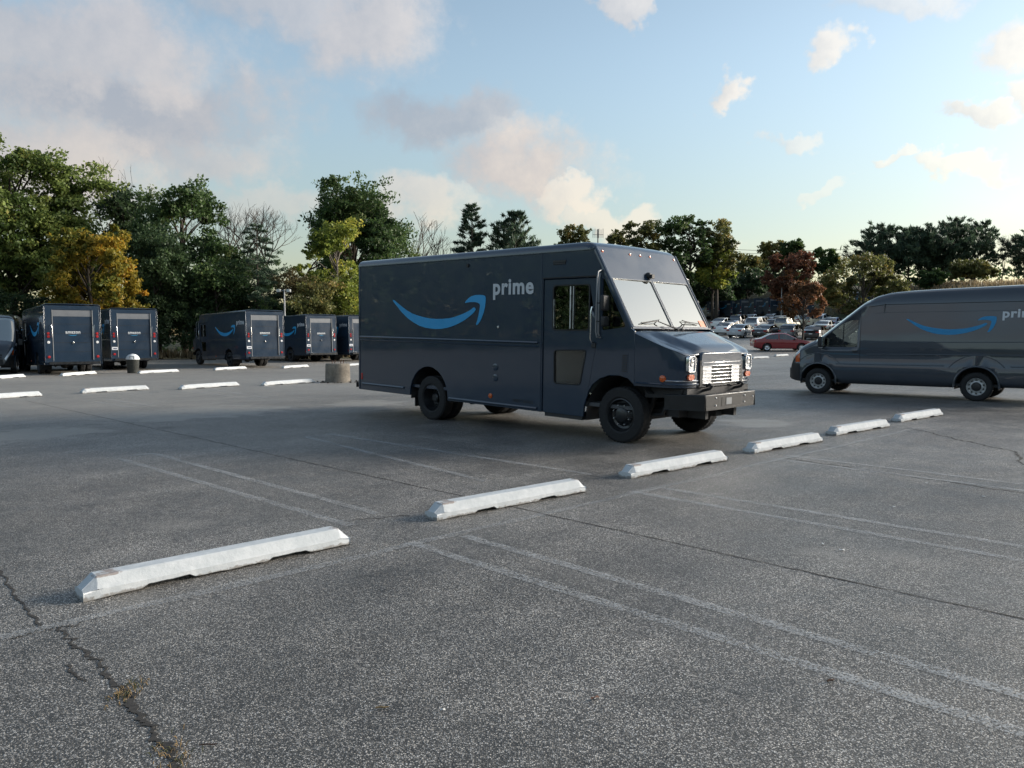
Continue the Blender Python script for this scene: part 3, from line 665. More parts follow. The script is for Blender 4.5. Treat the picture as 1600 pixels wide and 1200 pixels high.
        tx = text_mesh('prime', .032, width=.985, height=.355); tb = MB(); tb.v = [Vector((p.x+1.60, 0, p.y+2.305)) for p in tx.v]; tb.f = list(tx.f)
        if s < 0: m_ = MB(); m_.v = [Vector((p.x, -(HW+.006), p.z)) for p in tb.v]; m_.f = tb.f
        else: m_ = MB(); m_.v = [Vector((.21-p.x, HW+.006, p.z)) for p in tb.v]; m_.f = tb.f
        part('lettering', m_, 'logo_white')
        # small fittings: fillers, markers
        part('side_marker', MB().lathe([(.045, s*(HW-.01)), (.045, s*(HW+.012)), (.001, s*(HW+.02))], 16, 'y', (1.56, 0, .60)), 'amber_lens')
        part('rear_marker', MB().box(-2.50, -2.44, s*HW-.01, s*HW+.012, .66, .80), 'red_lens', bev=.004)
        for zz in (1.12, .93): part('filler_cap', MB().lathe([(.065, s*(HW-.01)), (.065, s*(HW+.008)), (.05, s*(HW+.014)), (.001, s*(HW+.014))], 18, 'y', (1.68, 0, zz)), 'navy_paint')
        part('filler_cap', MB().lathe([(.022, s*(HW-.01)), (.022, s*(HW+.012)), (.001, s*(HW+.014))], 12, 'y', (1.74, 0, 1.83)), 'aluminium')
        part('antenna_puck', MB().lathe([(.04, s*(HW-.01)), (.03, s*(HW+.03)), (.001, s*(HW+.03))], 12, 'y', (.93, 0, 2.94)), 'dark_plastic')
        sm = text_mesh('DIRECT SERVICE', .01, width=.48, height=.05); m_ = MB(); m_.v = [Vector((2.13+p.x, -(HW+.006), .54+p.y)) if s < 0 else Vector((2.13+.48-p.x, HW+.006, .54+p.y)) for p in sm.v]; m_.f = list(sm.f); part('small_print', m_, 'chassis')
    # ---- front: raked panel with two windscreen panes
    ax = Vector((A_TOP[0]-A_BOT[0], 0, A_TOP[1]-A_BOT[1])); L = ax.length; V = ax.normalized(); O = Vector((A_BOT[0]+.012, 0, A_BOT[1]-.004))
    vw = .90                                            # windscreen height along the slope
    pan = [round_poly([(-1.06, .035), (-.014, .035), (-.014, vw), (-1.06, vw)], .03), round_poly([(.014, .035), (1.06, .035), (1.06, vw), (.014, vw)], .03)]
    fr = MB().plate([(-1.105, 0), (1.105, 0), (1.105, L-.02), (1.06, L+.02), (-1.06, L+.02), (-1.105, L-.02)], pan, .05, O, (0, 1, 0), V)
    for s in (-1, 1): fr.tube([O+Vector((-.03, s*1.105, 0)), O+Vector((-.03, s*1.105, 0))+V*(L)], .04, 10)
    head = part('front_panel', fr, 'navy_paint', bev=.006)
    nrm = Vector((0, 1, 0)).cross(V)
    for pv in pan:
        cx = sum(p[0] for p in pv)/len(pv); cv = sum(p[1] for p in pv)/len(pv)
        inn = [(cx+(p[0]-cx)*.975, cv+(p[1]-cv)*.975) for p in pv]
        part('screen_seal', MB().plate(pv, [inn], .02, O+nrm*.004, (0, 1, 0), V), 'tail_grey', head)
        part('windscreen', MB().plate(inn, th=.006, O=O-nrm*.012, U=(0, 1, 0), V=V), 'windscreen', head)
    part('camera_pod', MB().lathe([(.05, 0), (.055, .03), (.04, .07), (.001, .08)], 14, 'x', tuple(O+V*(vw+.1)+Vector((-.01, -.05, .0)))).box(O.x+V.x*(vw+.1)+.02, O.x+V.x*(vw+.1)+.11, -.08, -.0, O.z+V.z*(vw+.1)-.05, O.z+V.z*(vw+.1)+.02), 'dark_plastic', head, bev=.006)
    part('sticker', MB().plate([(-.94, .60), (-.74, .60), (-.74, .80), (-.94, .80)], th=.002, O=O-nrm*.022, U=(0, 1, 0), V=V), 'paper', head); part('sticker', MB().plate([(.86, .05), (1.01, .05), (1.01, .17), (.86, .17)], th=.002, O=O-nrm*.004, U=(0, 1, 0), V=V), 'orange_sticker', head)
    for y0, y1 in ((-.05, -.85), (.08, .80)):
        a = O+Vector((.09, y0, .0)); bq = O + V*.12 + nrm*.03 + Vector((0, y0+(y1-y0)*.45, 0)); c = O+V*.10+nrm*.014+Vector((0, y1, 0)); e = O+V*.16+nrm*.014+Vector((0, y0+(y1-y0)*.35, 0))
        wp = MB().tube([a, bq], [.014, .009], 6); wp.tube([e, bq, c], .008, 6); wp.tube([e-nrm*.008, c-nrm*.008], .005, 5); wp.lathe([(.03, 0), (.025, .03), (.001, .035)], 10, 'z', tuple(a-Vector((0, 0, .02)))); part('wiper', wp, 'seal', head)
    # ---- nose
    def hood_z(x): 
        t = (x-4.66)/.80
        return 1.80 - .30*max(0, t) - (.07*((x-5.33)/.14)**2 if x > 5.33 else 0)
    plan = [(4.672, HW-.004), (4.85, HW-.012), (5.05, HW-.024), (5.22, HW-.05), (5.33, HW-.10), (5.405, HW-.18), (5.44, HW-.28), (5.452, HW-.45), (5.46, .30), (5.46, 0)]
    full = [(x, -y) for x, y in plan] + [(x, y) for x, y in plan[:-1]][::-1]
    zr = lambda x, k: [.985, 1.0, 1.06, 1.2, hood_z(x)-.075, hood_z(x)-.03][k]
    inset = [0, .0, .006, .006, .0, -.012]
    ns = MB(); n = len(full)
    for k in range(6):
        for x, y in full: ns.v.append(Vector((x+inset[k]*(1 if x > 5.3 else 0), y, zr(x, k))))
    ns.f = [(k*n+i, k*n+i+1, (k+1)*n+i+1, (k+1)*n+i) for k in range(5) for i in range(n-1)]
    nose = part('nose', ns, 'navy_paint', sharp=50)
    hd = MB(); nx, ny = 16, 26; fs = []
    for i in range(nx+1):
        x = 4.655 + (5.462-4.655)*(i/nx)**.8
        # half width of the plan at x
        hwid = HW-.004
        for (xa, ya), (xb, yb) in zip(plan[:-1], plan[1:]):
            if xa <= x <= xb and xb > xa: hwid = ya + (yb-ya)*(x-xa)/(xb-xa)
        if x >= 5.46: hwid = .35
        for j in range(ny+1):
            u = -1+2*j/ny; y = u*hwid; t = (x-4.66)/.8
            edge = .92-.33*min(1, max(0, t)); k = sstep(abs(y), edge-.07, edge+.02)
            z = hood_z(x) - .03*sstep(abs(u), .90, 1.0) + .052*(1-k)*sstep(x, 4.66, 4.85) - .03*k*sstep(x, 4.7, 5.1)*(1-sstep(abs(u), .85, 1.0)) + .012*(1-u*u)
            hd.v.append(Vector((x, y, z)))
    hd.f = [(i*(ny+1)+j, (i+1)*(ny+1)+j, (i+1)*(ny+1)+j+1, i*(ny+1)+j+1) for i in range(nx) for j in range(ny)]
    hood = part('hood', hd, 'navy_paint', sharp=40)
    lip = MB(); lip.plate([(-.62, 1.30), (.62, 1.30), (.60, 1.475), (.54, 1.505), (-.54, 1.505), (-.60, 1.475)], [], .06, (5.492, 0, 0), (0, 1, 0), (0, 0, 1)); part('grille_surround', lip, 'navy_paint', nose, bev=.02)
    fr2 = MB().plate([(-.62, 1.0), (.62, 1.0), (.62, 1.38), (-.62, 1.38)], [[(-.55, 1.02), (.55, 1.02), (.55, 1.36), (-.55, 1.36)]], .05, (5.488, 0, 0), (0, 1, 0), (0, 0, 1)); gs = part('grille', fr2, 'dark_plastic', nose)
    part('grille_screen', MB().box(5.462, 5.468, -.55, .55, 1.02, 1.36), 'seal', nose)
    for s in (-1, 1): part('grille_block', MB().box(5.468, 5.484, s*.30 if s > 0 else -.54, .54 if s > 0 else -.30, 1.03, 1.35), 'aluminium', gs)
    for k in range(7): part('grille_slat', MB().box(5.482, 5.494, -.555, .555, 1.03+k*.052, 1.041+k*.052), 'chrome', gs, bev=.003)
    for s in (-1, 1):
        yc = s*.835
        bz = MB().plate(rrect(-.095, .095, -.12, .12, .035), [rrect(-.075, .075, -.10, .10, .025)], .05, (5.485, yc, 1.33), (0, 1, -0), (0, 0, 1)); hl = part('headlight', bz, 'chrome', nose, bev=.006)
        part('lens', MB().plate(rrect(-.077, .077, -.102, .102, .025), th=.02, O=(5.470, yc, 1.33), U=(0, 1, 0), V=(0, 0, 1)), 'clear_lens', hl, bev=.008)
        part('lamp_bulb', MB().lathe([(.06, 0), (.05, .012), (.001, .018)], 16, 'x', (5.472, yc, 1.355)), 'chrome', hl)
        part('turn_signal', MB().plate(round_poly([(-.085, 0), (-.06, -.04), (.06, -.04), (.085, 0), (.06, .04), (-.06, .04)], .012), th=.03, O=(5.478, yc, 1.14), U=(0, 1, 0), V=(0, 0, 1)), 'amber_lens', nose, bev=.006)
        part('fender_marker', MB().lathe([(.05, s*1.05), (.05, s*1.118), (.035, s*1.126), (.001, s*1.128)], 18, 'y', (5.16, 0, 1.115)), 'amber_lens', nose)
        tr = MB().tube([(4.70, s*(HW+.0), 1.03), (5.0, s*(HW-.014), 1.03), (5.22, s*(HW-.045), 1.03), (5.335, s*(HW-.098), 1.03), (5.412, s*(HW-.18), 1.03), (5.452, s*(HW-.28), 1.03), (5.47, s*.64, 1.03)], .016, 6); part('trim_strip', tr, 'navy_paint', nose)
        tr = MB().tube([(5.20, s*(HW-.04), 1.085), (5.335, s*(HW-.094), 1.085), (5.412, s*(HW-.176), 1.085), (5.455, s*(HW-.28), 1.085), (5.475, s*.66, 1.085)], .008, 6); part('trim_strip', tr, 'chrome', nose)
    # ---- front bumper, channel section with chamfered ends
    bp = [(5.20, -1.10), (5.60, -.80), (5.66, -.74), (5.66, .74), (5.60, .80), (5.20, 1.10)]
    bm = MB(); inner = [(x-.10, y*.98) for x, y in bp]
    for z in (.67, .89): bm.v += [Vector((x, y, z)) for x, y in bp] + [Vector((x, y, z)) for x, y in inner]
    for i in range(5):
        bm.f += [(i, i+1, 12+i+1, 12+i), (12+i, 12+i+1, 18+i+1, 18+i), (6+i, 6+i+1, i+1, i)[::-1]]
    bump = part('front_bumper', bm, 'bumper_steel', bev=.015)
    part('bumper_recess', MB().box(5.655, 5.664, -.28, .30, .70, .84), 'seal', bump); part('plate_holder', MB().box(5.662, 5.67, -.16, .0, .72, .82), 'tail_grey', bump)
    for yy, zz in ((-.45, .83), (-.45, .72), (.40, .83), (.40, .73), (.66, .80)): part('bolt', MB().lathe([(.015, 0), (.012, .012), (.001, .014)], 8, 'x', (5.66, yy, zz)), 'aluminium', bump)
    for yy in (-.46, .46): part('tow_hook', MB().tube([(5.45, yy, .93), (5.56, yy, .96), (5.60, yy, 1.0), (5.56, yy, 1.03), (5.50, yy, 1.0)], .022, 8), 'chassis', bump)
    # ---- underneath: frame rails, axles, tank, steering
    ch = MB()
    for s in (-1, 1): ch.box(-2.4, 5.5, s*.42-.04, s*.42+.04, .50, .70)
    for x in (-2.2, -1.0, .8, 2.4, 3.6, 5.1): ch.box(x-.05, x+.05, -.42, .42, .52, .66)
    ch.box(4.75, 5.35, -.45, .45, .62, 1.0); ch.box(4.9, 5.45, -.9, .9, .86, .97)
    part('chassis_frame', ch, 'chassis')
    MB().tube([(FRONT_AX, -.95, .43), (FRONT_AX, -.6, .36), (FRONT_AX, .6, .36), (FRONT_AX, .95, .43)], .055, 8).build('axle', 'chassis', root); axl = MB().tube([(REAR_AX, -.95, .43), (REAR_AX, .95, .43)], .075, 10); axl.lathe([(.001, -.2), (.14, -.12), (.2, 0), (.14, .12), (.001, .2)], 14, 'x', (REAR_AX, 0, .43))
    axl.build('axle', 'chassis', root)
    sp = MB()
    for s in (-1, 1):
        for k in range(3): sp.tube([(3.75+.1*k, s*.52, .56-.03*k), (FRONT_AX, s*.52, .42-.03*k+.03), (5.10-.1*k, s*.52, .56-.03*k)], .03, 6)
        sp.tube([(5.05, s*.72, .72), (4.95, s*.75, .45), (4.5, s*.85, .40)], .03, 6); sp.tube([(4.75, s*.6, .8), (4.65, s*.7, .45)], .045, 8)
    sp.tube([(4.72, -.85, .38), (4.72, .85, .38)], .022, 6); sp.box(5.0, 5.2, -.7, -.3, .42, .6); sp.box(4.95, 5.3, .2, .7, .38, .46)
    sp.build('springs', 'chassis', root)
    for s in (-1, 1): q = MB().plate([(4.74, .80), (5.35, .84), (5.40, .97), (4.74, .97)], th=.02, O=(0, -.93, 0)); part('splash_panel', q if s < 0 else q.mirror_y(), 'chassis')
    part('fuel_tank', MB().box(.9, 2.2, -.35, .35, .34, .56), 'chassis', bev=.05); part('exhaust_pipe', MB().tube([(1.2, .6, .42), (-.8, .6, .5), (-2.3, .7, .38)], .045, 8), 'chassis')
    st = MB().box(2.85, 3.66, -HW+.03, -.62, .36, .44); st.merge(MB().box(2.85, 3.66, .62, HW-.03, .36, .44)); part('entry_step', st, 'chassis')
    # ---- cab interior
    dash = part('dashboard', MB().box(4.25, 4.62, -1.02, 1.02, 1.25, 1.72), 'cabin', bev=.05)
    part('engine_cover', MB().box(3.78, 4.3, -.32, .32, .66, 1.30), 'cabin', bev=.06); part('cab_floor', MB().box(2.74, 4.6, -1.06, 1.06, .60, .655), 'cabin')
    part('headliner', MB().box(2.75, 3.85, -1.06, 1.06, 3.04, 3.06), 'cabin_light')
    st = MB().box(3.05, 3.55, .35, .85, 1.05, 1.2); st.box(2.98, 3.12, .35, .85, 1.2, 1.9); st.box(3.15, 3.4, .45, .75, .66, 1.05); part('driver_seat', st, 'seat_fabric', bev=.05)
    an = [R_(15*k) for k in range(25)]; part('steering_wheel', MB().tube([(4.02+.08*math.sin(a), .6+.22*math.cos(a), 1.62+.2*math.sin(a)) for a in an], .016, 8, False).tube([(4.02, .6, 1.62), (4.3, .6, 1.45)], .03, 8).tube([(4.02, .38, 1.62), (4.02, .82, 1.62)], .014, 6), 'seal')
    part('entry_pole', MB().tube([(3.62, -.95, .66), (3.62, -.95, 2.9)], .018, 8), 'chrome')
    # ---- rear door, lights, step
    rd = MB().plate([(-.80, .62), (.80, .62), (.80, 2.93), (-.80, 2.93)], th=.03, O=(-2.545, 0, 0), U=(0, -1, 0)); rdoor = part('rear_door', rd, 'navy_paint')
    part('door_band', MB().plate([(-.78, 2.63), (.78, 2.63), (.78, 2.91), (-.78, 2.91)], th=.004, O=(-2.550, 0, 0), U=(0, -1, 0)), 'door_band', rdoor)
    for k in range(4): part('door_rib', MB().box(-2.556, -2.545, -.79, .79, 1.02+k*.42, 1.03+k*.42), 'seal', rdoor)
    tx = text_mesh('amazon', .03, width=.60, height=.115); part('lettering', onto(tx, (-2.545, .30, 1.84), (0, -1, 0), (0, 0, 1), .006), 'logo_white', rdoor)
    ul = [(-.20, 0), (-.1, -.035), (0, -.045), (.1, -.035), (.19, .002), (.1, -.02), (0, -.028), (-.1, -.02)]; part('small_arrow', MB().plate(ul[::-1], th=.003, O=(-2.552, .0, 1.80), U=(0, -1, 0)), 'logo_blue', rdoor)
    part('door_latch', MB().box(-2.585, -2.545, -.03, .03, 1.38, 1.48), 'chrome', rdoor, bev=.008)
    for s in (-1, 1):
        part('door_track', MB().box(-2.585, -2.574, s*.805-.014, s*.805+.014, .64, 2.92), 'tail_grey')
        part('rear_grab_handle', MB().tube([(-2.58, s*.86, 2.26), (-2.64, s*.86, 2.22), (-2.64, s*.835, 2.1), (-2.64, s*.835, 1.72), (-2.58, s*.84, 1.66)], .016, 8), 'chrome')
        for zz, mm in ((1.86, 'red_lens'), (1.72, 'red_lens'), (1.46, 'white_lens'), (.80, 'red_lens')): part('tail_light', MB().lathe([(.062, -.0), (.058, -.018), (.001, -.024)], 16, 'x', (-2.574, s*.98, zz)), mm)
    rb = MB().box(-2.86, -2.58, -1.0, 1.0, .50, .57); rb.box(-2.88, -2.86, -1.02, 1.02, .46, .575); rbo = part('rear_step', rb, 'black_steel', bev=.006)
    for k in range(9): part('reflective_tape', MB().box(-2.576, -2.572, -.82+k*.185, -.82+k*.185+.12, .53, .56), 'tape_white' if k % 2 == 0 else 'red_lens', rbo)
    npl = part('number_plate', MB().box(-2.582, -2.575, .80, 1.10, 1.02, 1.17), 'plate_white'); part('plate_marks', MB().box(-2.586, -2.583, .86, 1.04, 1.065, 1.115), 'plate_ink', npl)
    # ---- wheels: single in front, twin tyres behind
    for s in (-1, 1):
        wheel(root, FRONT_AX, s, 'front'); wheel(root, REAR_AX, s, 'rear')
        t2 = MB().lathe([(.26, .1), (.40, .11), (.43, .07), (.43, -.07), (.40, -.11), (.26, -.1)], 32, 'y'); o = t2.build('inner_tyre', 'rubber', root); o.location = (REAR_AX, s*.70, .43)
    return root
truck = build_step_van()
rw_ = at(682, 657); yaw = R_(-44.94)
lft = Vector((-math.sin(yaw), math.cos(yaw), 0))
truck.location = Vector((rw_.x, rw_.y, 0)) + lft*1.10; truck.rotation_euler = (0, 0, yaw)
tag(truck, 'large navy walk-in delivery truck with blue arrow in the middle of the lot', 'delivery truck', 'navy walk-in delivery trucks')
def put_truck(px, py, a, label, skip=()):
    """a: heading in degrees left of the view direction; (px,py) where the left rear tyre meets the ground"""
    c = copy_tree(truck, None, skip); h = R_(90+a); p = at(px, py); r = Vector((math.sin(h), -math.cos(h), 0))
    c.location = p + r*1.0 + Vector((math.cos(h), math.sin(h), 0))*.17; c.location.z = hgt(c.location.x, c.location.y)+.0; c.rotation_euler = (0, 0, h)
    tag(c, label, 'delivery truck'); return c
INSIDE = ('rivets', 'driver_seat', 'steering_wheel', 'engine_cover', 'entry_pole', 'springs', 'small_print', 'tread', 'lug_nut', 'bolt', 'wiper', 'grille_slat', 'camera_pod', 'tow_hook', 'filler_cap', 'sticker')
put_truck(64, 584, 39.3, 'leftmost navy delivery truck seen from behind, next to the parked van', INSIDE+('number_plate',))
put_truck(163, 576.5, 39.5, 'navy delivery truck seen from behind, with the domed bin before its rear step', INSIDE)
put_truck(361, 573, 43.5, 'navy truck with whole blue arrow flank and rear door, left of the lamp post', INSIDE)
put_truck(456, 565, 43.0, 'navy delivery truck half hidden, between two trucks right of the lamp post', INSIDE)
put_truck(521, 563.5, 43.0, 'navy delivery truck cut off by the rear of the largest truck', INSIDE)

# ------------------------------------------------------------ lofted vehicle shells
def lerp_tab(tab, x):
    """tab: (x, value) rising in x"""
    if x <= tab[0][0]: return tab[0][1]
    for (a, va), (b, vb) in zip(tab[:-1], tab[1:]):
        if x <= b: return va + (vb-va)*(x-a)/(b-a)
    return tab[-1][1]
class Loft:
    """stations along x; each ring runs from the sill up the flank to the roof centre; faces are handed out to named parts"""
    def __init__(s, xs, ring): s.xs = xs; s.rings = [ring(x) for x in xs]; s.n = len(s.rings[0])
    def take(s, want, both=True, inset=0.):
        b = MB(); idx = {}
        def vid(i, j, sd):
            k = (i, j, sd if s.rings[i][j][0] > 1e-4 else 1)
            if k not in idx:
                y, z = s.rings[i][j]; idx[k] = len(b.v); b.v.append(Vector((s.xs[i], k[2]*(y-inset if y > 1e-4 else 0), z-(inset if y <= 1e-4 else 0))))
            return idx[k]
        for i in range(len(s.xs)-1):
            for j in range(s.n-1):
                if want(i, j):
                    for sd in (1, -1) if both is True else (both,):
                        q = [vid(i, j, sd), vid(i+1, j, sd), vid(i+1, j+1, sd), vid(i, j+1, sd)]
                        q = [v for k, v in enumerate(q) if v not in q[:k]]
                        if len(q) > 2: b.f.append(tuple(q[::-1]) if sd > 0 else tuple(q))
        return b
    def cap(s, i, flip):
        r = s.rings[i]; pts = [(s.xs[i], y, z) for y, z in r] + [(s.xs[i], -y, z) for y, z in r[::-1] if y > 1e-4]
        b = MB(); b.add(pts, [tuple(range(len(pts)))[::-1] if flip else tuple(range(len(pts)))]); return b

def build_cargo_van():
    WB, RW = 3.90, .36
    top = [(-1.9, 2.80), (-1.86, 2.88), (-1.7, 2.905), (-.9, 2.90), (1.16, 2.862), (1.8, 2.84), (2.15, 2.805), (2.45, 2.725), (2.75, 2.58), (3.05, 2.34), (3.97, 1.585), (4.05, 1.54), (4.2, 1.475), (4.4, 1.38), (4.55, 1.28), (4.66, 1.15), (4.74, 1.0), (4.80, .82), (4.84, .72), (4.85, .5)]
    half = [(-1.9, .96), (-1.8, 1.0), (3.3, 1.0), (3.9, .985), (4.3, .95), (4.5, .90), (4.65, .82), (4.76, .70), (4.85, .52)]
    wheels_x = (0., WB)
    xs = sorted(set([-1.9, -1.86, -1.7, -1.2, -.8, 1.0, 1.6, 2.0, 2.15, 2.3, 2.45, 2.6, 2.72, 2.80, 2.86, 3.05, 3.22, 3.27, 3.45, 4.0, 4.44, 4.5, 4.58, 4.66, 4.74, 4.80, 4.835, 4.85] +
                    [round(c+.47*math.sin(R_(a)), 4) for c in wheels_x for a in (-90, -78, -60, -40, -20, 0, 20, 40, 60, 78, 90)]))
    def ring(x):
        w = lerp_tab(half, x); zt = lerp_tab(top, x); zb = lerp_tab([(-1.9, .42), (-.6, .36), (.6, .32), (3.3, .32), (4.5, .34), (4.85, .40)], x)
        for c in wheels_x:
            q = .47**2-(x-c)**2
            if q > 0: zb = max(zb, .37+math.sqrt(q))
        tum = lambda z: max(0, z-1.3)**1.55*.105
        zs = [zb, max(zb+.03, .48), max(zb+.05, .845), max(zb+.06, .885), max(zb+.075, 1.20), 1.33, lerp_tab([(2.8, 2.08), (3.05, 2.06), (3.25, 1.98), (3.72, 1.62), (3.85, 1.5)], x), 2.44, 2.50]
        low = zt - .16
        if zb > .8: zs[5] = max(zs[5], zb+.1)
        pts = []; last = zb
        bulge = [-.03, 0, .018, .0, .006, 0, 0, -.006, 0]
        for k, z in enumerate(zs):
            z = min(z, max(zb+.01*k, low - .012*(8-k))); z = max(z, last+.001 if k else z); last = z
            pts.append((w+bulge[k]-tum(z), z))
        wr = pts[-1][0]; zl = pts[-1][1]; d = zt-zl
        sh = [(.035, .35), (.11, .72), (.24, .93)]
        for ins, f in sh: pts.append((max(.05, wr-ins*(1. if x < 3.0 else 1.2)), zl+d*f))
        pts.append((wr*.4, zt+.004)); pts.append((0, zt+.012))
        return pts
    lf = Loft(xs, ring); X = lambda i: (xs[i]+xs[i+1])/2; NR = lf.n
    side = lambda i, j: j == 5 and 2.86 < X(i) < 3.80
    screen = lambda i, j: j >= 9 and 2.62 < X(i) < 4.0
    root = empty('cargo_van')
    body = lf.take(lambda i, j: not side(i, j) and not screen(i, j)); body.merge(lf.cap(0, True)); body.merge(lf.cap(len(xs)-1, False))
    bo = body.build('body', 'slate_paint', root, sharp=38)
    sol = bo.modifiers.new('thickness', 'SOLIDIFY'); sol.thickness = .012; sol.offset = -1
    lf.take(screen, inset=.004).build('windscreen', 'windscreen', root)
    for s in (-1, 1):
        w = lf.take(side, s, .008).build('side_window', 'cab_glass', root)
        MB().tube([(3.235, s*.985, 1.33), (3.235, s*.93, 1.98)], .016, 6).build('window_post', 'seal', w)
        # seams of the door and the sliding panel: slim recessed-looking rubber lines
        def fl(x, z):
            i = max(k for k in range(len(xs)) if xs[k] <= x+1e-6); i = min(i, len(xs)-2); t = (x-xs[i])/(xs[i+1]-xs[i]); r = []
            for q in (lf.rings[i], lf.rings[i+1]):
                for (ya, za), (yb, zb) in zip(q[:-1], q[1:]):
                    if za <= z <= zb: r.append(ya+(yb-ya)*(z-za)/(zb-za+1e-9)); break
                else: r.append(q[0][0])
            return s*(r[0]*(1-t)+r[1]*t)
        line = lambda pts, rad=.006: MB().tube([(x, fl(x, z)+s*.001, z) for x, z in pts], rad, 6)
        line([(2.78, .36), (2.78, 1.2), (2.79, 2.0), (2.80, 2.2), (2.95, 2.26)]).build('door_seam', 'seal', root)
        line([(3.80, .92), (3.86, 1.12), (3.84, 1.3), (3.80, 1.45)]).build('door_seam', 'seal', root)
        line([(2.62, 2.42)] + [(x, 2.475) for x in (2.2, 1.6, 1.0, .47, 0, -.47, -.8, -1.2, -1.7)], .008).build('roof_gutter', 'seal', root)
        line([(2.45, 2.245)] + [(x, 2.26) for x in (2.2, 1.6, 1.0, .47, 0, -.47, -.8, -1.2, -1.7)], .004).build('panel_crease', 'slate_paint', root)
        for z0, z1 in ((1.46, 1.49), (1.14, 1.17)): line([(x, z0+(z1-z0)*(2.6-x)/4) for x in (2.6, 2.2, 1.6, 1.0, .4, 0, -.4, -.8, -1.2, -1.7)], .011).build('panel_crease', 'slate_paint', root)
        line([(3.4, .865), (2.9, .862), (2.0, .866), (1.0, .872), (.72, .875)], .016).build('side_moulding', 'slate_paint', root)
        line([(-.72, .88), (-1.2, .885), (-1.7, .89)], .016).build('side_moulding', 'slate_paint', root)
        for cx in wheels_x:                                # flared arch lips
            r0 = .50; ar = MB().tube([(cx+r0*math.cos(R_(a)), fl(min(4.6, cx+r0*math.cos(R_(a))), max(.5, .37+r0*math.sin(R_(a))))+s*.004, .37+r0*math.sin(R_(a))) for a in range(-5, 186, 10)], .026, 8)
            ar.build('arch_flare', 'slate_paint', root)
            r1 = .63; line([(cx+r1*1.12*math.cos(R_(a)), .52+r1*math.sin(R_(a))) for a in range(28, 153, 8)], .012).build('arch_crease', 'slate_paint', root)
            h = MB(); pts = [(cx+.49*math.cos(R_(a)), .37+.49*math.sin(R_(a))) for a in range(-10, 191, 20)]
            h.add([(p[0], s*.99, p[1]) for p in pts]+[(p[0], s*.4, p[1]) for p in pts], [(k, k+1, k+12, k+11) for k in range(10)] + [tuple(range(11, 22))]); h.build('wheel_housing', 'chassis', root)
        for x in wheels_x: wheel(root, x, s, 'van', R=.36, W=.23, y_out=.985)
        mr = MB().tube([(3.72, s*.98, 1.36), (3.76, s*1.10, 1.40)], .03, 8).build('mirror', 'dark_plastic', root)
        q = MB().box(3.72, 3.84, s*1.07 if s > 0 else -1.27, s*1.27 if s > 0 else -1.07, 1.32, 1.62); q.build('mirror_head', 'dark_plastic', mr, bev=.04)
        MB().box(3.712, 3.719, s*1.09 if s > 0 else -1.25, s*1.25 if s > 0 else -1.09, 1.35, 1.59).build('mirror_glass', 'chrome', mr)
        q = MB().plate(round_poly([(3.78, 1.30), (3.90, 1.31), (3.88, 1.40), (3.80, 1.42)], .02), th=.02, O=(0, -1.0, 0)); (q if s < 0 else q.mirror_y()).build('door_quarter', 'white_lens', root)
        hl = lf.take(lambda i, j: 4.44 <= X(i) < 4.80 and 4 <= j <= 8, s, -.012).build('headlight', 'clear_lens', root)
        lf.take(lambda i, j: 4.44 <= X(i) < 4.58 and 3 <= j <= 4, s, -.012).build('corner_marker', 'amber_lens', root)
        MB().box(2.84, 2.98, s*1.0-.012, s*1.0+.018, 1.19, 1.225).build('door_handle', 'dark_plastic', root, bev=.006)
        lg = MB()
        for poly in (SMILE_M, HEAD_M): lg.plate([((p[0]-.02)*.735, (p[1]-2.1)*.735+1.905) for p in poly][::-1], th=.0)
        m_ = MB()
        for p in lg.v:
            x = (p.x+.64) if s < 0 else (.64-p.x); m_.v.append(Vector((x, fl(x, p.z)+s*.006, p.z)))
        m_.f = list(lg.f); m_.build('arrow_logo', 'logo_blue', root, sharp=0)
        tx = text_mesh('prime', .032, width=.80, height=.275); m_ = MB()
        for p in tx.v:
            x = (p.x+1.80) if s < 0 else (-.50-p.x); z = p.y+2.015; m_.v.append(Vector((x, fl(x, z)+s*.006, z)))
        m_.f = list(tx.f); m_.build('lettering', 'logo_white', root, sharp=0)
    # nose: bumper, grille
    bmp = lf.take(lambda i, j: X(i) > 4.44 and j <= 1, inset=-.014); bmp.box(4.83, 4.862, -.53, .53, .42, .70); tag(bmp.build('front_bumper', 'dark_plastic', root), kind='stuff')
    g = MB()
    for k in range(3): g.box(4.80-.028*k*k, 4.865-.03*k, -.5, .5, .62+k*.12, .68+k*.12)
    g.build('grille', 'dark_plastic', root, bev=.02)
    MB().tube([(2.55, 0, 2.72), (2.5, 0, 2.79)], .02, 6).build('roof_antenna', 'dark_plastic', root)
    MB().box(-1.8, 4.5, -.9, .9, .36, .42).build('floor_pan', 'chassis', root)
    MB().box(3.45, 3.95, -.9, .9, 1.0, 1.36).build('dashboard', 'cabin', root, bev=.06)
    for s in (-1, 1):
        q = MB().box(2.55, 3.05, s*.45-.24, s*.45+.24, .85, 1.0); q.box(2.40, 2.56, s*.45-.23, s*.45+.23, 1.0, 1.62); q.box(2.42, 2.52, s*.45-.13, s*.45+.13, 1.62, 1.85); q.build('seat', 'seat_fabric', root, bev=.05)
    MB().tube([(3.42+.08*math.sin(R_(a)), .45+.2*math.cos(R_(a)), 1.38+.18*math.sin(R_(a))) for a in range(0, 361, 20)], .016, 6, False).build('steering_wheel', 'seal', root)
    MB().box(2.2, 2.22, -.9, .9, .45, 2.5).build('bulkhead', 'cabin', root)
    return root
van = build_cargo_van()
fw_, rwv = at(1277, 615), at(1524, 627); dv = fw_-rwv; yawv = math.atan2(dv.y, dv.x)
van.location = rwv + Vector((math.sin(yawv), -math.cos(yawv), 0))*.985; van.location.z = 0
van.rotation_euler = (0, 0, yawv)
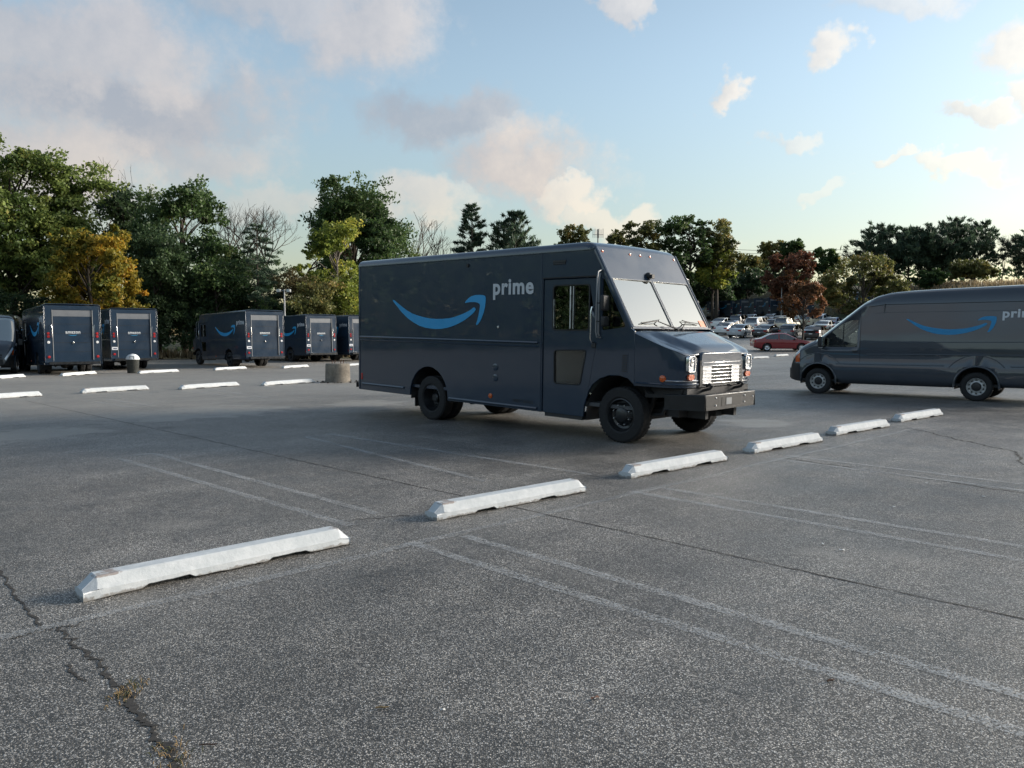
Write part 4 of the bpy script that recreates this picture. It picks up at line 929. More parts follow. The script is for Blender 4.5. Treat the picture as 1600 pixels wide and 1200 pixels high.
tag(van, 'slate grey high-roof cargo van with blue arrow, cut by the right edge', 'van', 'high-roof cargo vans')
v2 = copy_tree(van); yv = R_(-62); fp = far_point(-17, 560, 35.5); v2.rotation_euler = (0, 0, yv); v2.location = Vector((fp.x, fp.y, 0)) - Vector((math.cos(yv), math.sin(yv), 0))*4.85; v2.location.z = hgt(fp.x, fp.y)
tag(v2, 'dark cargo van facing the camera at the left edge, only its nose in view', 'van')

# ------------------------------------------------------------ cars of the upper lot
def build_car(kind):
    if kind == 'sedan':
        Lh = 2.32; top = [(-2.32, .62), (-2.28, .86), (-2.2, .98), (-1.72, 1.05), (-1.05, 1.36), (-.6, 1.43), (-.1, 1.45), (.25, 1.42), (1.08, 1.0), (1.2, .97), (1.9, .85), (2.15, .76), (2.27, .62), (2.32, .5)]; belt = .93; win = (-1.45, .90); rs = (-1.72, -1.0); ws = (.27, 1.08); wx = (-1.32, 1.36); hw = .89
    elif kind == 'suv':
        Lh = 2.3; top = [(-2.3, .75), (-2.27, 1.05), (-2.12, 1.5), (-1.9, 1.7), (-1.4, 1.76), (-.3, 1.78), (.2, 1.74), (.95, 1.2), (1.05, 1.14), (1.9, 1.02), (2.15, .92), (2.27, .72), (2.3, .55)]; belt = 1.1; win = (-1.9, .78); rs = (-2.26, -1.92); ws = (.22, .95); wx = (-1.3, 1.35); hw = .94
    else:
        Lh = 2.0; top = [(-2.0, .6), (-1.97, .88), (-1.9, 1.02), (-1.5, 1.36), (-1.2, 1.46), (-.3, 1.51), (.15, 1.47), (1.0, 1.02), (1.1, .99), (1.6, .88), (1.86, .75), (1.97, .6), (2.0, .5)]; belt = .95; win = (-1.42, .82); rs = (-1.92, -1.45); ws = (.17, 1.0); wx = (-1.2, 1.25); hw = .87
    half = [(-Lh, hw-.22), (-Lh+.1, hw-.08), (-Lh+.4, hw), (Lh-.7, hw), (Lh-.25, hw-.08), (Lh-.06, hw-.2), (Lh, hw-.36)]
    mids = [(win[0]+win[1])/2-.12]
    xs = sorted(set([round(t[0], 3) for t in top] + [-Lh+.1, -Lh+.4, Lh-.45, win[0], win[1], rs[0], rs[1], ws[0], ws[1], mids[0]-.045, mids[0]+.045] + [round(c+.38*math.sin(R_(a)), 3) for c in wx for a in (-90, -75, -50, -25, 0, 25, 50, 75, 90)]))
    def ring(x):
        w = lerp_tab(half, x); zt = lerp_tab(top, x); zb = lerp_tab([(-Lh, .36), (-Lh+.5, .24), (Lh-.5, .24), (Lh, .3)], x)
        for c in wx:
            q = .38**2-(x-c)**2
            if q > 0: zb = max(zb, .31+math.sqrt(q))
        bl = min(belt + (.04 if x < 0 else 0), zt-.05); zs = [zb, max(zb+.02, .45), max(zb+.04, .7), bl]
        pts = []; last = -1
        for k, z in enumerate(zs):
            z = min(z, zt-.06+.008*k); z = max(z, last+.002); last = z; pts.append((w-[.04, 0, .0, .05][k], z))
        cab = max(0, zt-bl-.06); r = pts[-1]
        pts.append((r[0]-cab*.34-.01, bl+cab*.93+.03)); q = pts[-1]; pts.append((q[0]-.08, zt-.012)); pts.append((q[0]*.5, zt)); pts.append((0, zt+.004))
        return pts
    lf = Loft(xs, ring); X = lambda i: (xs[i]+xs[i+1])/2
    sw = lambda i, j: j == 3 and win[0] < X(i) < win[1] and abs(X(i)-mids[0]) > .045
    fs = lambda i, j: j >= 5 and ws[0] < X(i) < ws[1]; bs = lambda i, j: j >= 5 and rs[0] < X(i) < rs[1]
    root = empty('car')
    b = lf.take(lambda i, j: not sw(i, j) and not fs(i, j) and not bs(i, j)); b.merge(lf.cap(0, True)); b.merge(lf.cap(len(xs)-1, False)); b.build('body', 'car_paint_white', root, sharp=32)
    lf.take(fs).build('windscreen', 'car_glass', root); lf.take(bs).build('rear_window', 'car_glass', root)
    for s in (-1, 1):
        lf.take(lambda i, j: sw(i, j) and X(i) > mids[0], s, .006).build('side_window', 'car_glass', root); lf.take(lambda i, j: sw(i, j) and X(i) < mids[0], s, .006).build('side_window', 'car_glass', root)
        for x in wx:
            R = .315; t = MB().lathe([(R*.62, s*.09), (R*.8, s*.105), (R*.97, s*.09), (R, s*.05), (R, -s*.1)], 24, 'y'); w = t.build('wheel', 'rubber', root); w.location = (x, s*(hw-.11), R)
            rm = MB().lathe([(R*.64, s*.085), (R*.6, s*.07), (R*.4, s*.05), (R*.15, s*.08), (.001, s*.085)], 16, 'y'); rm.build('rim', 'aluminium', w)
            MB().add([(x+.37*math.cos(R_(a)), s*y, .31+.37*math.sin(R_(a))) for y in (hw-.03, hw-.3) for a in range(-5, 186, 19)], [(k, k+1, k+12, k+11) for k in range(10)]).build('wheel_housing', 'chassis', root)
        MB().box(Lh-.28, Lh-.08, s*.5 if s > 0 else -.76, s*.76 if s > 0 else -.5, .62, .73).build('headlight', 'clear_lens', root, bev=.03)
        MB().box(-Lh-.0, -Lh+.16, s*.48 if s > 0 else -.80, s*.80 if s > 0 else -.48, .74, .88).build('tail_light', 'red_lens', root, bev=.02)
        MB().box(win[1]-.16, win[1]-.02, s*(hw-.03) if s > 0 else -(hw+.14), s*(hw+.14) if s > 0 else -(hw-.03), belt, belt+.12).build('mirror', 'seal', root, bev=.03)
    MB().box(-Lh-.012, -Lh+.03, -.16, .16, .60, .70).build('number_plate', 'plate_white', root); MB().box(-Lh+.3, Lh-.3, -hw+.2, hw-.2, .2, .3).build('underbody', 'chassis', root)
    sc = MB()
    for yy in (-.38, .38): sc.box(-.2, .25, yy-.22, yy+.22, .45, .58)
    sc.box(-.32, -.18, -.6, .6, .5, 1.05); sc.build('seats', 'seat_fabric', root, bev=.04)
    return root
protos = {k: build_car(k) for k in ('sedan', 'suv', 'hatch')}
used = set()
def put_car(kind, colour, px, py, heading, label):
    """heading: degrees anticlockwise from the view's right"""
    if kind in used: c = copy_tree(protos[kind])
    else: c = protos[kind]; used.add(kind)
    p = at(px, py); c.location = p; e = 1.5
    h = R_(heading); d = Vector((math.cos(h), math.sin(h))); gx = (hgt(p.x+d.x*e, p.y+d.y*e)-hgt(p.x-d.x*e, p.y-d.y*e))/(2*e); gy = (hgt(p.x-d.y*e, p.y+d.x*e)-hgt(p.x+d.y*e, p.y-d.x*e))/(2*e)
    c.rotation_euler = (math.atan(gy), -math.atan(gx), h)
    for ch in c.children:
        if ch.name.split('.')[0] == 'body':
            ch.material_slots[0].link = 'OBJECT'; ch.material_slots[0].material = MATS['car_paint_'+colour]
    tag(c, label, 'car', 'cars parked in the upper lot')
put_car('sedan', 'red', 1220, 548, -4, 'dark red sedan parked side-on, nearest car of the upper lot')
put_car('suv', 'black', 1157, 511, 52, 'black boxy car with upright tail, at the back left of the parked cars')
for k, a in enumerate([('sedan', 'silver', 1160, 527, 50, 'silver sedan just behind the roof of the red car, left of the row'), ('sedan', 'black', 1200, 528, 48, 'black sedan partly hidden behind the red car roof'),
          ('hatch', 'grey', 1238, 528, 50, 'grey hatchback just left of the reddish tree trunk'), ('sedan', 'black', 1275, 530, 55, 'dark sedan with red tail lights between the reddish trunk and the grey van'),
          ('sedan', 'blue', 1146, 519, 50, 'dark blue car nearest the hood of the big truck'), ('suv', 'white', 1184, 517, 50, 'white car in the second row, above the red car tail'), ('hatch', 'grey', 1213, 516, 50, 'dark grey hatchback in the second row, above the red car windscreen'),
          ('suv', 'cream', 1230, 517, 48, 'cream car catching light, left of the reddish trunk, second row'), ('sedan', 'white', 1290, 519, 50, 'white sedan behind the dark car with red tail lights'), ('sedan', 'silver', 1192, 510, 50, 'silver sedan right of the black boxy car, third row'),
          ('hatch', 'white', 1222, 509, 48, 'small white hatchback in the third row, below the far trucks'), ('suv', 'cream', 1265, 510, 50, 'cream boxy car just right of the reddish tree trunk, third row'), ('sedan', 'blue', 1303, 512, 50, 'dark blue sedan under the green tree, third row'),
          ('sedan', 'white', 1138, 523, 50, 'white car half hidden by the hood of the big truck'), ('sedan', 'silver', 1320, 520, 50, 'silver car under the green tree, above the grey van nose'), ('suv', 'white', 1248, 505, 50, 'white car farthest back, beside the reddish tree'), ('sedan', 'white', 1176, 505, 50, 'white sedan behind the black boxy car, fourth row'), ('sedan', 'silver', 1207, 504, 50, 'silver sedan in the fourth row, under the far trucks'),
          ('hatch', 'white', 1285, 506, 50, 'white hatchback in the fourth row, right of the reddish trunk'), ('suv', 'silver', 1338, 511, 50, 'silver car deep under the green tree'), ('sedan', 'white', 1130, 513, 50, 'white sedan just past the right windscreen edge of the big truck')]): put_car(*a)

# ------------------------------------------------------------ the line of trucks at the top of the lot
SMALLSKIP = INSIDE + ('marker_light', 'grille_block', 'window_seal', 'window_divider', 'louvre', 'cowl_vent', 'mirror_bracket', 'axle', 'chassis_frame', 'splash_panel', 'fuel_tank', 'exhaust_pipe', 'entry_step', 'dashboard', 'cab_floor', 'bulkhead', 'headliner',
            'reflective_tape', 'plate_marks', 'door_rib', 'antenna_puck', 'fender_marker', 'turn_signal', 'bumper_recess', 'plate_holder', 'trim_strip', 'vent_hood', 'screen_seal', 'lamp_bulb', 'corner_post', 'seam_cover', 'drip_rail', 'small_arrow', 'door_latch', 'rear_grab_handle')
for k, (px, t) in enumerate([(1108, 'leftmost of the far row of navy trucks, beside the big truck windscreen'), (1138, 'second truck in the far row, the one showing a blue arrow on its flank'), (1158, 'third truck from the left in the far row below the trees'),
        (1180, 'fourth truck from the left in the far row below the trees'), (1202, 'fifth truck from the left in the far row, below the thin pole'), (1226, 'sixth truck of the far row, partly behind the reddish tree'), (1250, 'far row truck behind the crown of the reddish tree'),
        (1345, 'far truck half hidden in the green tree'), (1375, 'far truck showing between the green tree and the grey van roof')]):
    c = copy_tree(truck, None, SMALLSKIP); p = at(px, 499.5-(px-1108)*.035)
    c.location = p; c.location.z = hgt(p.x, p.y); c.rotation_euler = (0, 0, R_(90+ (2 if k != 1 else 16)))
    tag(c, t, 'delivery truck')

# ------------------------------------------------------------ trees
def leaf_material(name, dark, light, accent=None, trans=.42):
    m = bpy.data.materials.new(name); m.use_nodes = True; t = m.node_tree; w = NT(t); b = t.nodes['Principled BSDF']; MATS[name] = m
    a = w.n('ShaderNodeAttribute', attribute_name='tint').outputs['Fac']
    st = [(0, dark), (.75, light)] + ([(1., accent)] if accent else [])
    c = w.ramp(a, st); t.links.new(c, b.inputs['Base Color']); b.inputs['Roughness'].default_value = .55; b.inputs['Specular IOR Level'].default_value = .3
    tl = w.n('ShaderNodeBsdfTranslucent'); t.links.new(c, tl.inputs[0]); mx = w.n('ShaderNodeMixShader'); mx.inputs[0].default_value = trans
    t.links.new(b.outputs[0], mx.inputs[1]); t.links.new(tl.outputs[0], mx.inputs[2]); t.links.new(mx.outputs[0], t.nodes['Material Output'].inputs[0])
leaf_material('leaf_olive', (0.051, 0.085, 0.021), (0.178, 0.229, 0.060), (0.270, 0.254, 0.068))
leaf_material('leaf_dark', (0.021, 0.044, 0.017), (0.075, 0.127, 0.040), (0.118, 0.152, 0.051))
leaf_material('leaf_deep', (0.021, 0.040, 0.021), (0.068, 0.112, 0.046))
leaf_material('leaf_gold', (.09, .11, .02), (.33, .23, .028), (.42, .21, .02), .45)
leaf_material('leaf_lime', (0.085, 0.127, 0.023), (0.287, 0.321, 0.060), (0.406, 0.372, 0.068), .45)
leaf_material('leaf_russet', (0.094, 0.060, 0.030), (0.254, 0.118, 0.060), (0.338, 0.161, 0.068))
leaf_material('leaf_rust', (0.075, 0.047, 0.030), (0.220, 0.085, 0.051), (0.254, 0.127, 0.051))
leaf_material('leaf_mixed', (0.051, 0.068, 0.023), (0.161, 0.161, 0.051), (0.254, 0.169, 0.051))
leaf_material('needle', (0.023, 0.044, 0.029), (0.072, 0.114, 0.068))
leaf_material('brush', (0.060, 0.056, 0.025), (0.169, 0.135, 0.060), (0.203, 0.169, 0.085))
leaf_material('dry_grass', (0.130, 0.098, 0.058), (0.286, 0.221, 0.130))
mat('bark', (.045, .036, .028), .95, var=.4, vscale=4); mat('bark_pale', (.12, .105, .09), .95, var=.35, vscale=4)

def leaves(rng, C, RAD, n, size, aspect=.5, tint=None, flat=0., along=None):
    """n leaves round every centre C (k,3), radii RAD (k,3)"""
    k = len(C); N = k*n
    d = rng.normal(size=(N, 3)); d /= np.linalg.norm(d, axis=1)[:, None]
    r = rng.random(N)**.5
    P = np.repeat(C, n, 0) + d*r[:, None]*np.repeat(RAD, n, 0)
    nr = rng.normal(size=(N, 3)); nr[:, 2] += flat; nr /= np.linalg.norm(nr, axis=1)[:, None]
    t = rng.normal(size=(N, 3))
    if along is not None: t = t*.55 + np.repeat(along, n, 0)*1.3
    t -= nr*(t*nr).sum(1)[:, None]; t /= np.linalg.norm(t, axis=1)[:, None]; b = np.cross(nr, t)
    s = size*(.6+.8*rng.random(N))[:, None]
    V = np.stack([P-t*s*.5, P+b*s*aspect*.5, P+t*s*.5, P-b*s*aspect*.5], 1).reshape(-1, 3)
    F = np.arange(N*4).reshape(-1, 4)
    T = np.repeat(tint if tint is not None else rng.random(k), n) + rng.normal(0, .16, N)
    return V, F, np.repeat(np.clip(T, 0, 1), 4)
def limb(b, rng, p, q, r0, r1, n=5, sides=6, bow=.12):
    p, q = Vector(p), Vector(q); L = (q-p).length; pts = []; rad = []
    off = Vector((rng.normal(), rng.normal(), abs(rng.normal())))*L*bow
    for i in range(n+1):
        t = i/n; pts.append(p.lerp(q, t) + off*math.sin(math.pi*t)*.6); rad.append(r0+(r1-r0)*t)
    b.tube(pts, rad, sides, False)
def broadleaf(seed, H, R, base=.25, lobes=14, clumps=16, n=55, size=.24, lobe=.40, twigs=True, fill=1.0, lean=0., zpow=1.):
    rng = np.random.default_rng(seed); zb = base*H; cz = (zb+H)/2; hz = (H-zb)/2; tr = MB(); C = []; RA = []; TI = []
    r0 = max(.10, H*.020); top = Vector((lean*H*.3+rng.normal()*.3, rng.normal()*.3, H*.80))
    limb(tr, rng, (0, 0, -.3), top*.5+Vector((0, 0, -.0)), r0, r0*.66, 5, 9, .03); limb(tr, rng, top*.5, top, r0*.66, r0*.18, 5, 7, .05)
    mean = (R+hz)/2
    for i in range(lobes):
        d = rng.normal(size=3); d /= np.linalg.norm(d)
        rad = lobe*mean*(.7+.55*rng.random()); k = max(.25, 1-rad/mean*.8)*(.35+.65*rng.random()**.45)
        if i < 5: d = np.array([.5*math.cos(i*1.9+seed), .5*math.sin(i*1.9+seed), .9-.05*i]); k = .8; rad *= 1.25
        c = np.array([d[0]*R*k + lean*R*.5*d[2], d[1]*R*k, cz+d[2]*hz*max(.3, 1-rad/hz*.75)*(k if i > 4 else 1)])
        if c[2] < cz: c[:2] *= .9+.15*rng.random()
        st = top*(min(.9, max(.25, (c[2]-R*.55)/top.z)) if top.z > 0 else .5)
        limb(tr, rng, st, c, r0*.34, r0*.07, 4, 5, .10)
        lt = .42+.34*rng.normal()*.55
        for q in range(clumps):
            e = rng.normal(size=3); e /= np.linalg.norm(e)
            if np.dot(e, d) < -.6: e = -e
            cc = c + e*rad*(.25+.8*rng.random())*np.array([1, 1, .85])
            if rng.random() > fill: continue
            C.append(cc); g = rad*(.24+.2*rng.random()); RA.append((g*1.15, g*1.15, g*.75)); TI.append(lt+rng.normal()*.14)
            if twigs and q % 3 == 0: limb(tr, rng, c, cc, r0*.07, r0*.025, 2, 4, .08)
    zm = max(c[2]+.6*r[2] for c, r in zip(C, RA)); C = [np.array([c[0], c[1], zb+(c[2]-zb)*(H-zb)/(zm-zb)]) for c in C]
    V, F, T = leaves(rng, np.array(C), np.array(RA), n, size, .55, np.clip(np.array(TI), 0, 1), .3)
    return tr, V, F, T
def pine(seed, H, R, base=.2, nb=46, n=30, size=.34, lean=0., rise=.35, gap=.0):
    rng = np.random.default_rng(seed); tr = MB(); r0 = H*.016; C = []; RA = []; AL = []
    ax = lambda z: Vector((lean*z*z/H*.5, 0, z))
    tr.tube([ax(H*k/8) - Vector((0, 0, .3 if k == 0 else 0)) for k in range(9)], [r0*(1-.85*k/8) for k in range(9)], 8, False)
    for i in range(nb):
        t = base+(1-base)*(i+.5*rng.random())/nb; z = H*t; a = rng.random()*2*math.pi
        if rng.random() < gap: continue
        prof = (1-t)**.62*(.35+.65*min(1, (t-base)/.18+.35)); L = R*prof*(.55+.65*rng.random())+.25
        d = Vector((math.cos(a), math.sin(a), 0)); p = ax(z); q = p+d*L+Vector((0, 0, L*(rise+.25*rng.normal()*.5)))
        limb(tr, rng, p, q, r0*.28*(1-t)+.012, .012, 4, 4, .05)
        m = max(2, int(L/.55))
        for k in range(m):
            f = .35+.65*(k+1)/m; c = p.lerp(q, f) + Vector((rng.normal(), rng.normal(), rng.normal()*.4))*.12*L
            C.append(tuple(c)); g = .2+.10*L*rng.random(); RA.append((g*1.25, g*1.25, g*.55)); AL.append(tuple((q-p).normalized() + Vector((0, 0, .35 if rise > .1 else -.2))))
    V, F, T = leaves(rng, np.array(C), np.array(RA), n, size, .16, None, .0, np.array(AL))
    return tr, V, F, T
def bare(seed, H, spread=.5, depth=6, tuft=0):
    rng = random.Random(seed); tr = MB(); tw = MB(); tips = []
    def go(p, d, L, r, k):
        q = p; pts = [p]; nseg = 3; dd = d.copy()
        for i in range(nseg):
            dd = (dd + Vector((rng.gauss(0, .12), rng.gauss(0, .12), rng.gauss(.04, .08)))).normalized(); q = q+dd*(L/nseg); pts.append(q)
        (tr if k > depth-3 else tw).tube(pts, [r*(1-.35*i/nseg) for i in range(nseg+1)], 5 if k > 2 else 3, False)
        if k == 0: tips.append(q); return
        m = 2 if rng.random() < .55 else 3
        for i in range(m):
            nd = (dd + Vector((rng.gauss(0, spread), rng.gauss(0, spread), rng.gauss(.12, .2)))).normalized()
            go(q if i else pts[-1-(rng.random() < .4)], nd, L*rng.uniform(.62, .82), max(.011, r*.62), k-1)
    go(Vector((0, 0, -.3)), Vector((rng.gauss(0, .05), rng.gauss(0, .05), 1)), H*.30, H*.014, depth)
    return tr, tw, tips
def plant(name, px, ytop, Y, hw, kind, m, label, cat='tree', group=None, seed=1, bark='bark', **kw):
    """a tree whose trunk stands at distance Y in the direction px; ytop row of its top, hw half width in the 1600-wide frame"""
    X = (px-800)/FPX*Y; zg = hgt(X, Y); H = far_point(px, ytop, Y).z - zg; R = hw/FPX*Y
    root = empty(name, (X, Y, zg), (seed*1.7) % 6.28 if kw.get('lean', 0) == 0 else 0)
    if kind == 'broad': tr, V, F, T = broadleaf(seed, H, R, **kw)
    elif kind == 'pine': tr, V, F, T = pine(seed, H, R, **kw)
    else:
        tr, tw, tips = bare(seed, H, **kw); zmax = max(v.z for v in tw.v); k = H/zmax
        for q in (tr, tw): q.v = [v*k for v in q.v]
        tr.build('trunk', bark, root, sharp=60); tw.build('crown', bark, root, sharp=60); return tag(root, label, cat, group)
    tr.build('trunk', bark, root, sharp=60); link('crown', fast_mesh('crown', V, F, T, m), root)
    return tag(root, label, cat, group)
GL = 'trees along the left edge of the lot'; GR = 'trees beyond the upper lot'
B = lambda *a, **k: plant('broadleaf_tree', *a[:4], 'broad', *a[4:], **k)
# left edge, near to far
B(20, 206, 62, 125, 'leaf_olive', 'tall olive green tree with sky gaps at the far left edge', group=GL, seed=11, base=.14, lobes=44, clumps=18, n=46, size=.30, lobe=.25, fill=.9)
B(118, 246, 64, 80, 'leaf_olive', 'olive green tree leaning over the orange maple', group=GL, seed=12, base=.2, lobes=32, clumps=18, n=46, size=.30, lobe=.28)
B(-95, 250, 58, 90, 'leaf_olive', 'olive tree mostly outside the left edge', group=GL, seed=13, base=.2, lobes=14, clumps=14, n=50, size=.28)
B(150, 352, 54, 82, 'leaf_gold', 'golden orange maple behind the two leftmost trucks', group=GL, seed=14, base=.06, lobes=36, clumps=18, n=48, size=.25, lobe=.26)
B(205, 292, 70, 46, 'leaf_deep', 'dark narrow tree right behind the orange maple', group=GL, seed=15, base=.1, lobes=26, clumps=16, n=46, size=.30, lobe=.32)
B(292, 283, 66, 82, 'leaf_dark', 'broad dark green tree left of the lamp post', group=GL, seed=16, base=.05, lobes=46, clumps=18, n=48, size=.29, lobe=.25)
B(250, 350, 60, 60, 'leaf_deep', 'dark low tree behind the bin, under the broad dark tree', group=GL, seed=17, base=.03, lobes=16, clumps=18, n=60, size=.24, lobe=.42)
B(345, 400, 61, 46, 'leaf_dark', 'dark green tree just behind the truck with the whole blue arrow', group=GL, seed=18, base=.02, lobes=14, clumps=16, n=55, size=.22, lobe=.42)
plant('conifer_tree', 405, 352, 62, 60, 'pine', 'needle', 'dark green conifer with drooping boughs left of the lamp post', group=GL, seed=19, base=.04, nb=90, n=40, size=.36, rise=.02)
B(400, 400, 68, 50, 'leaf_deep', 'dark tree behind the conifer by the lamp post', group=GL, seed=29, base=.02, lobes=14, clumps=16, n=50, size=.26, lobe=.42)
B(556, 276, 78, 88, 'leaf_dark', 'tallest dark round tree standing above the rear of the big truck', group=GL, seed=20, base=.10, lobes=44, clumps=18, n=46, size=.32, lobe=.26)
B(612, 350, 84, 40, 'leaf_dark', 'dark tree low behind the rear roof edge of the big truck', group=GL, seed=30, base=.05, lobes=10, clumps=14, n=50, size=.28)
B(525, 340, 66, 58, 'leaf_lime', 'yellow green young tree in front of the tallest dark tree', group=GL, seed=21, base=.10, lobes=34, clumps=14, n=36, size=.25, lobe=.22, bark='bark_pale', fill=.85)
for k, (px, yt, Y, hw, t) in enumerate([(205, 262, 80, 30, 'bare twiggy treetop showing above the dark trees at left'), (375, 306, 82, 40, 'leafless tree between the broad dark tree and the lamp post'), (412, 318, 86, 40, 'leafless tree behind the conifer by the lamp post'), (470, 318, 84, 30, 'leafless slender tree right of the lamp post'), (648, 330, 96, 25, 'thin bare tree above the rear roof of the big truck'),
        (690, 348, 98, 26, 'small bare tree left of the narrow pine'), (672, 356, 99, 20, 'small thin bare tree beside another, left of the narrow pine')]):
    plant('bare_tree', px, yt, Y, hw, 'bare', None, t, group=GL, seed=40+k, depth=6 if k < 4 else 5, spread=.42)
for k, (px, yt, Y, hw, m, t) in enumerate([(462, 420, 63, 30, 'brush', 'brown tangled bush right of the lamp post'), (505, 425, 62, 40, 'leaf_mixed', 'mixed green and brown bush above the half hidden truck'), (548, 430, 64, 36, 'leaf_lime', 'yellow green bush beside the rear of the big truck'), (480, 455, 60, 34, 'leaf_mixed', 'low green bush directly behind the half hidden truck'), (20, 450, 58, 46, 'leaf_deep', 'dark bush behind the van at the left edge'), (-30, 440, 57, 40, 'leaf_deep', 'dark bush beyond the left edge'),
        (90, 462, 59, 46, 'leaf_deep', 'dark bush behind the leftmost truck'), (170, 470, 60, 44, 'leaf_deep', 'dark bush behind the second truck'), (245, 455, 59, 40, 'leaf_deep', 'dark bush right of the domed bin'), (300, 470, 60, 40, 'leaf_deep', 'dark bush behind the front of the arrow truck'), (430, 470, 61, 36, 'leaf_dark', 'dark bush at the foot of the lamp post'), (530, 330, 82, 20, 'leaf_rust', 'vine covered dead stem beside the yellow green tree')]):
    plant('bush', px, yt, Y, hw, 'broad', m, t, 'bush', 'bushes along the left edge of the lot', seed=60+k, base=.0, lobes=12, clumps=14, n=40, size=.2, lobe=.45)
# middle, above the roof of the big truck
plant('pine_tree', 738, 321, 100, 40, 'pine', 'needle', 'narrow pine standing above the middle of the big truck roof', group=GR, seed=81, base=.2, nb=110, n=26, size=.8, rise=.4)
plant('pine_tree', 804, 336, 100, 58, 'pine', 'needle', 'wide fan shaped pine above the big truck roof', group=GR, seed=82, base=.2, nb=110, n=26, size=.85, rise=.9)
for k, (px, yt, Y, hw, m, t) in enumerate([(895, 352, 120, 30, 'leaf_mixed', 'small tree crown above the cab roof of the big truck'), (962, 358, 122, 18, 'leaf_mixed', 'small crown just right of the radio mast'), (1000, 346, 125, 34, 'leaf_mixed', 'brownish green tree above the forehead of the big truck'), (1040, 338, 126, 36, 'leaf_dark', 'tall dark tree left in the clump behind the big truck cab'),
        (1078, 336, 128, 32, 'leaf_dark', 'tallest tree in the clump behind the big truck cab'), (1118, 342, 130, 34, 'leaf_mixed', 'thin see-through tree at the right of the clump behind the cab')]):
    B(px, yt, Y, hw, m, t, group=GR, seed=90+k, base=.2, lobes=26, clumps=13, n=28, size=.42, lobe=.25, fill=.85)
for k, (px, yt, Y, hw, m, t) in enumerate([(1035, 400, 134, 60, 'leaf_deep', 'dark dense tree behind the windscreen of the big truck'), (1110, 415, 138, 56, 'leaf_deep', 'dark dense tree behind the left end of the far trucks'), (1165, 418, 142, 50, 'leaf_deep', 'dark dense tree behind the middle of the far trucks'), (1215, 420, 146, 50, 'leaf_dark', 'dark dense tree behind the right end of the far trucks'),
        (1112, 385, 131, 33, 'leaf_lime', 'yellow green tree standing in front of the dark trees by the far trucks'), (1205, 376, 165, 34, 'leaf_mixed', 'thin distant tree above the rust red tree'), (1232, 374, 160, 26, 'leaf_dark', 'dark rounded distant crown above the rust red tree'), (1284, 386, 150, 26, 'leaf_dark', 'dark distant tree between the rust red and the green tree'), (1165, 400, 150, 30, 'leaf_mixed', 'thin tree at the dip in the distant treeline')]):
    B(px, yt, Y, hw, m, t, group=GR, seed=110+k, base=.08 if k < 4 else .2, lobes=24, clumps=15, n=30, size=.48, lobe=.30)
B(1232, 394, 118, 52, 'leaf_rust', 'rust red tree beside the thin pole, above the far trucks', group=GR, seed=130, base=.25, lobes=34, clumps=15, n=34, size=.4, lobe=.26)
B(1253, 438, 74, 40, 'leaf_russet', 'reddish brown tree with bare trunk among the parked cars', group=GR, seed=131, base=.2, lobes=32, clumps=14, n=32, size=.25, lobe=.22, fill=.85)
B(1345, 396, 84, 78, 'leaf_mixed', 'spreading green tree in autumn colour above the nose of the grey van', group=GR, seed=132, base=.08, lobes=46, clumps=16, n=42, size=.28, lobe=.22)
for k, (px, yt, hw, lean, t) in enumerate([(1362, 354, 34, .25, 'leaning pine with boughs swept right, behind the green tree'), (1415, 360, 44, .1, 'dark dense pine at the middle of the right hand trees'), (1482, 346, 40, .0, 'tallest open pine above the roof of the grey van'), (1518, 350, 32, .3, 'pine with windswept top leaning right above the grey van'), (1445, 385, 40, 0, 'dark pine low between two taller ones above the grey van'), (1605, 368, 36, 0., 'pine at the right edge of the photo')]):
    plant('pine_tree', px, yt, 128, hw*1.35, 'pine', 'needle', t, group=GR, seed=140+k, base=.08, nb=84, n=20, size=.9, rise=.8, lean=lean, gap=.22)
B(1512, 405, 118, 40, 'leaf_mixed', 'rounded olive tree in front of the pines above the grey van', group=GR, seed=150, base=.1, lobes=18, clumps=16, n=46, size=.34)
B(1450, 420, 116, 34, 'leaf_dark', 'low green tree at the foot of the pines', group=GR, seed=151, base=.05, lobes=14, clumps=14, n=44, size=.34)
for k, (px, yt, t) in enumerate([(1562, 366, 'leafless spreading tree near the right edge, against the pale sky'), (1590, 380, 'small leafless tree beside the pine at the right edge'), (1335, 376, 'small leafless tree left of the leaning pine')]):
    plant('bare_tree', px, yt, 126, 30, 'bare', None, t, group=GR, seed=160+k, depth=6, spread=.42)
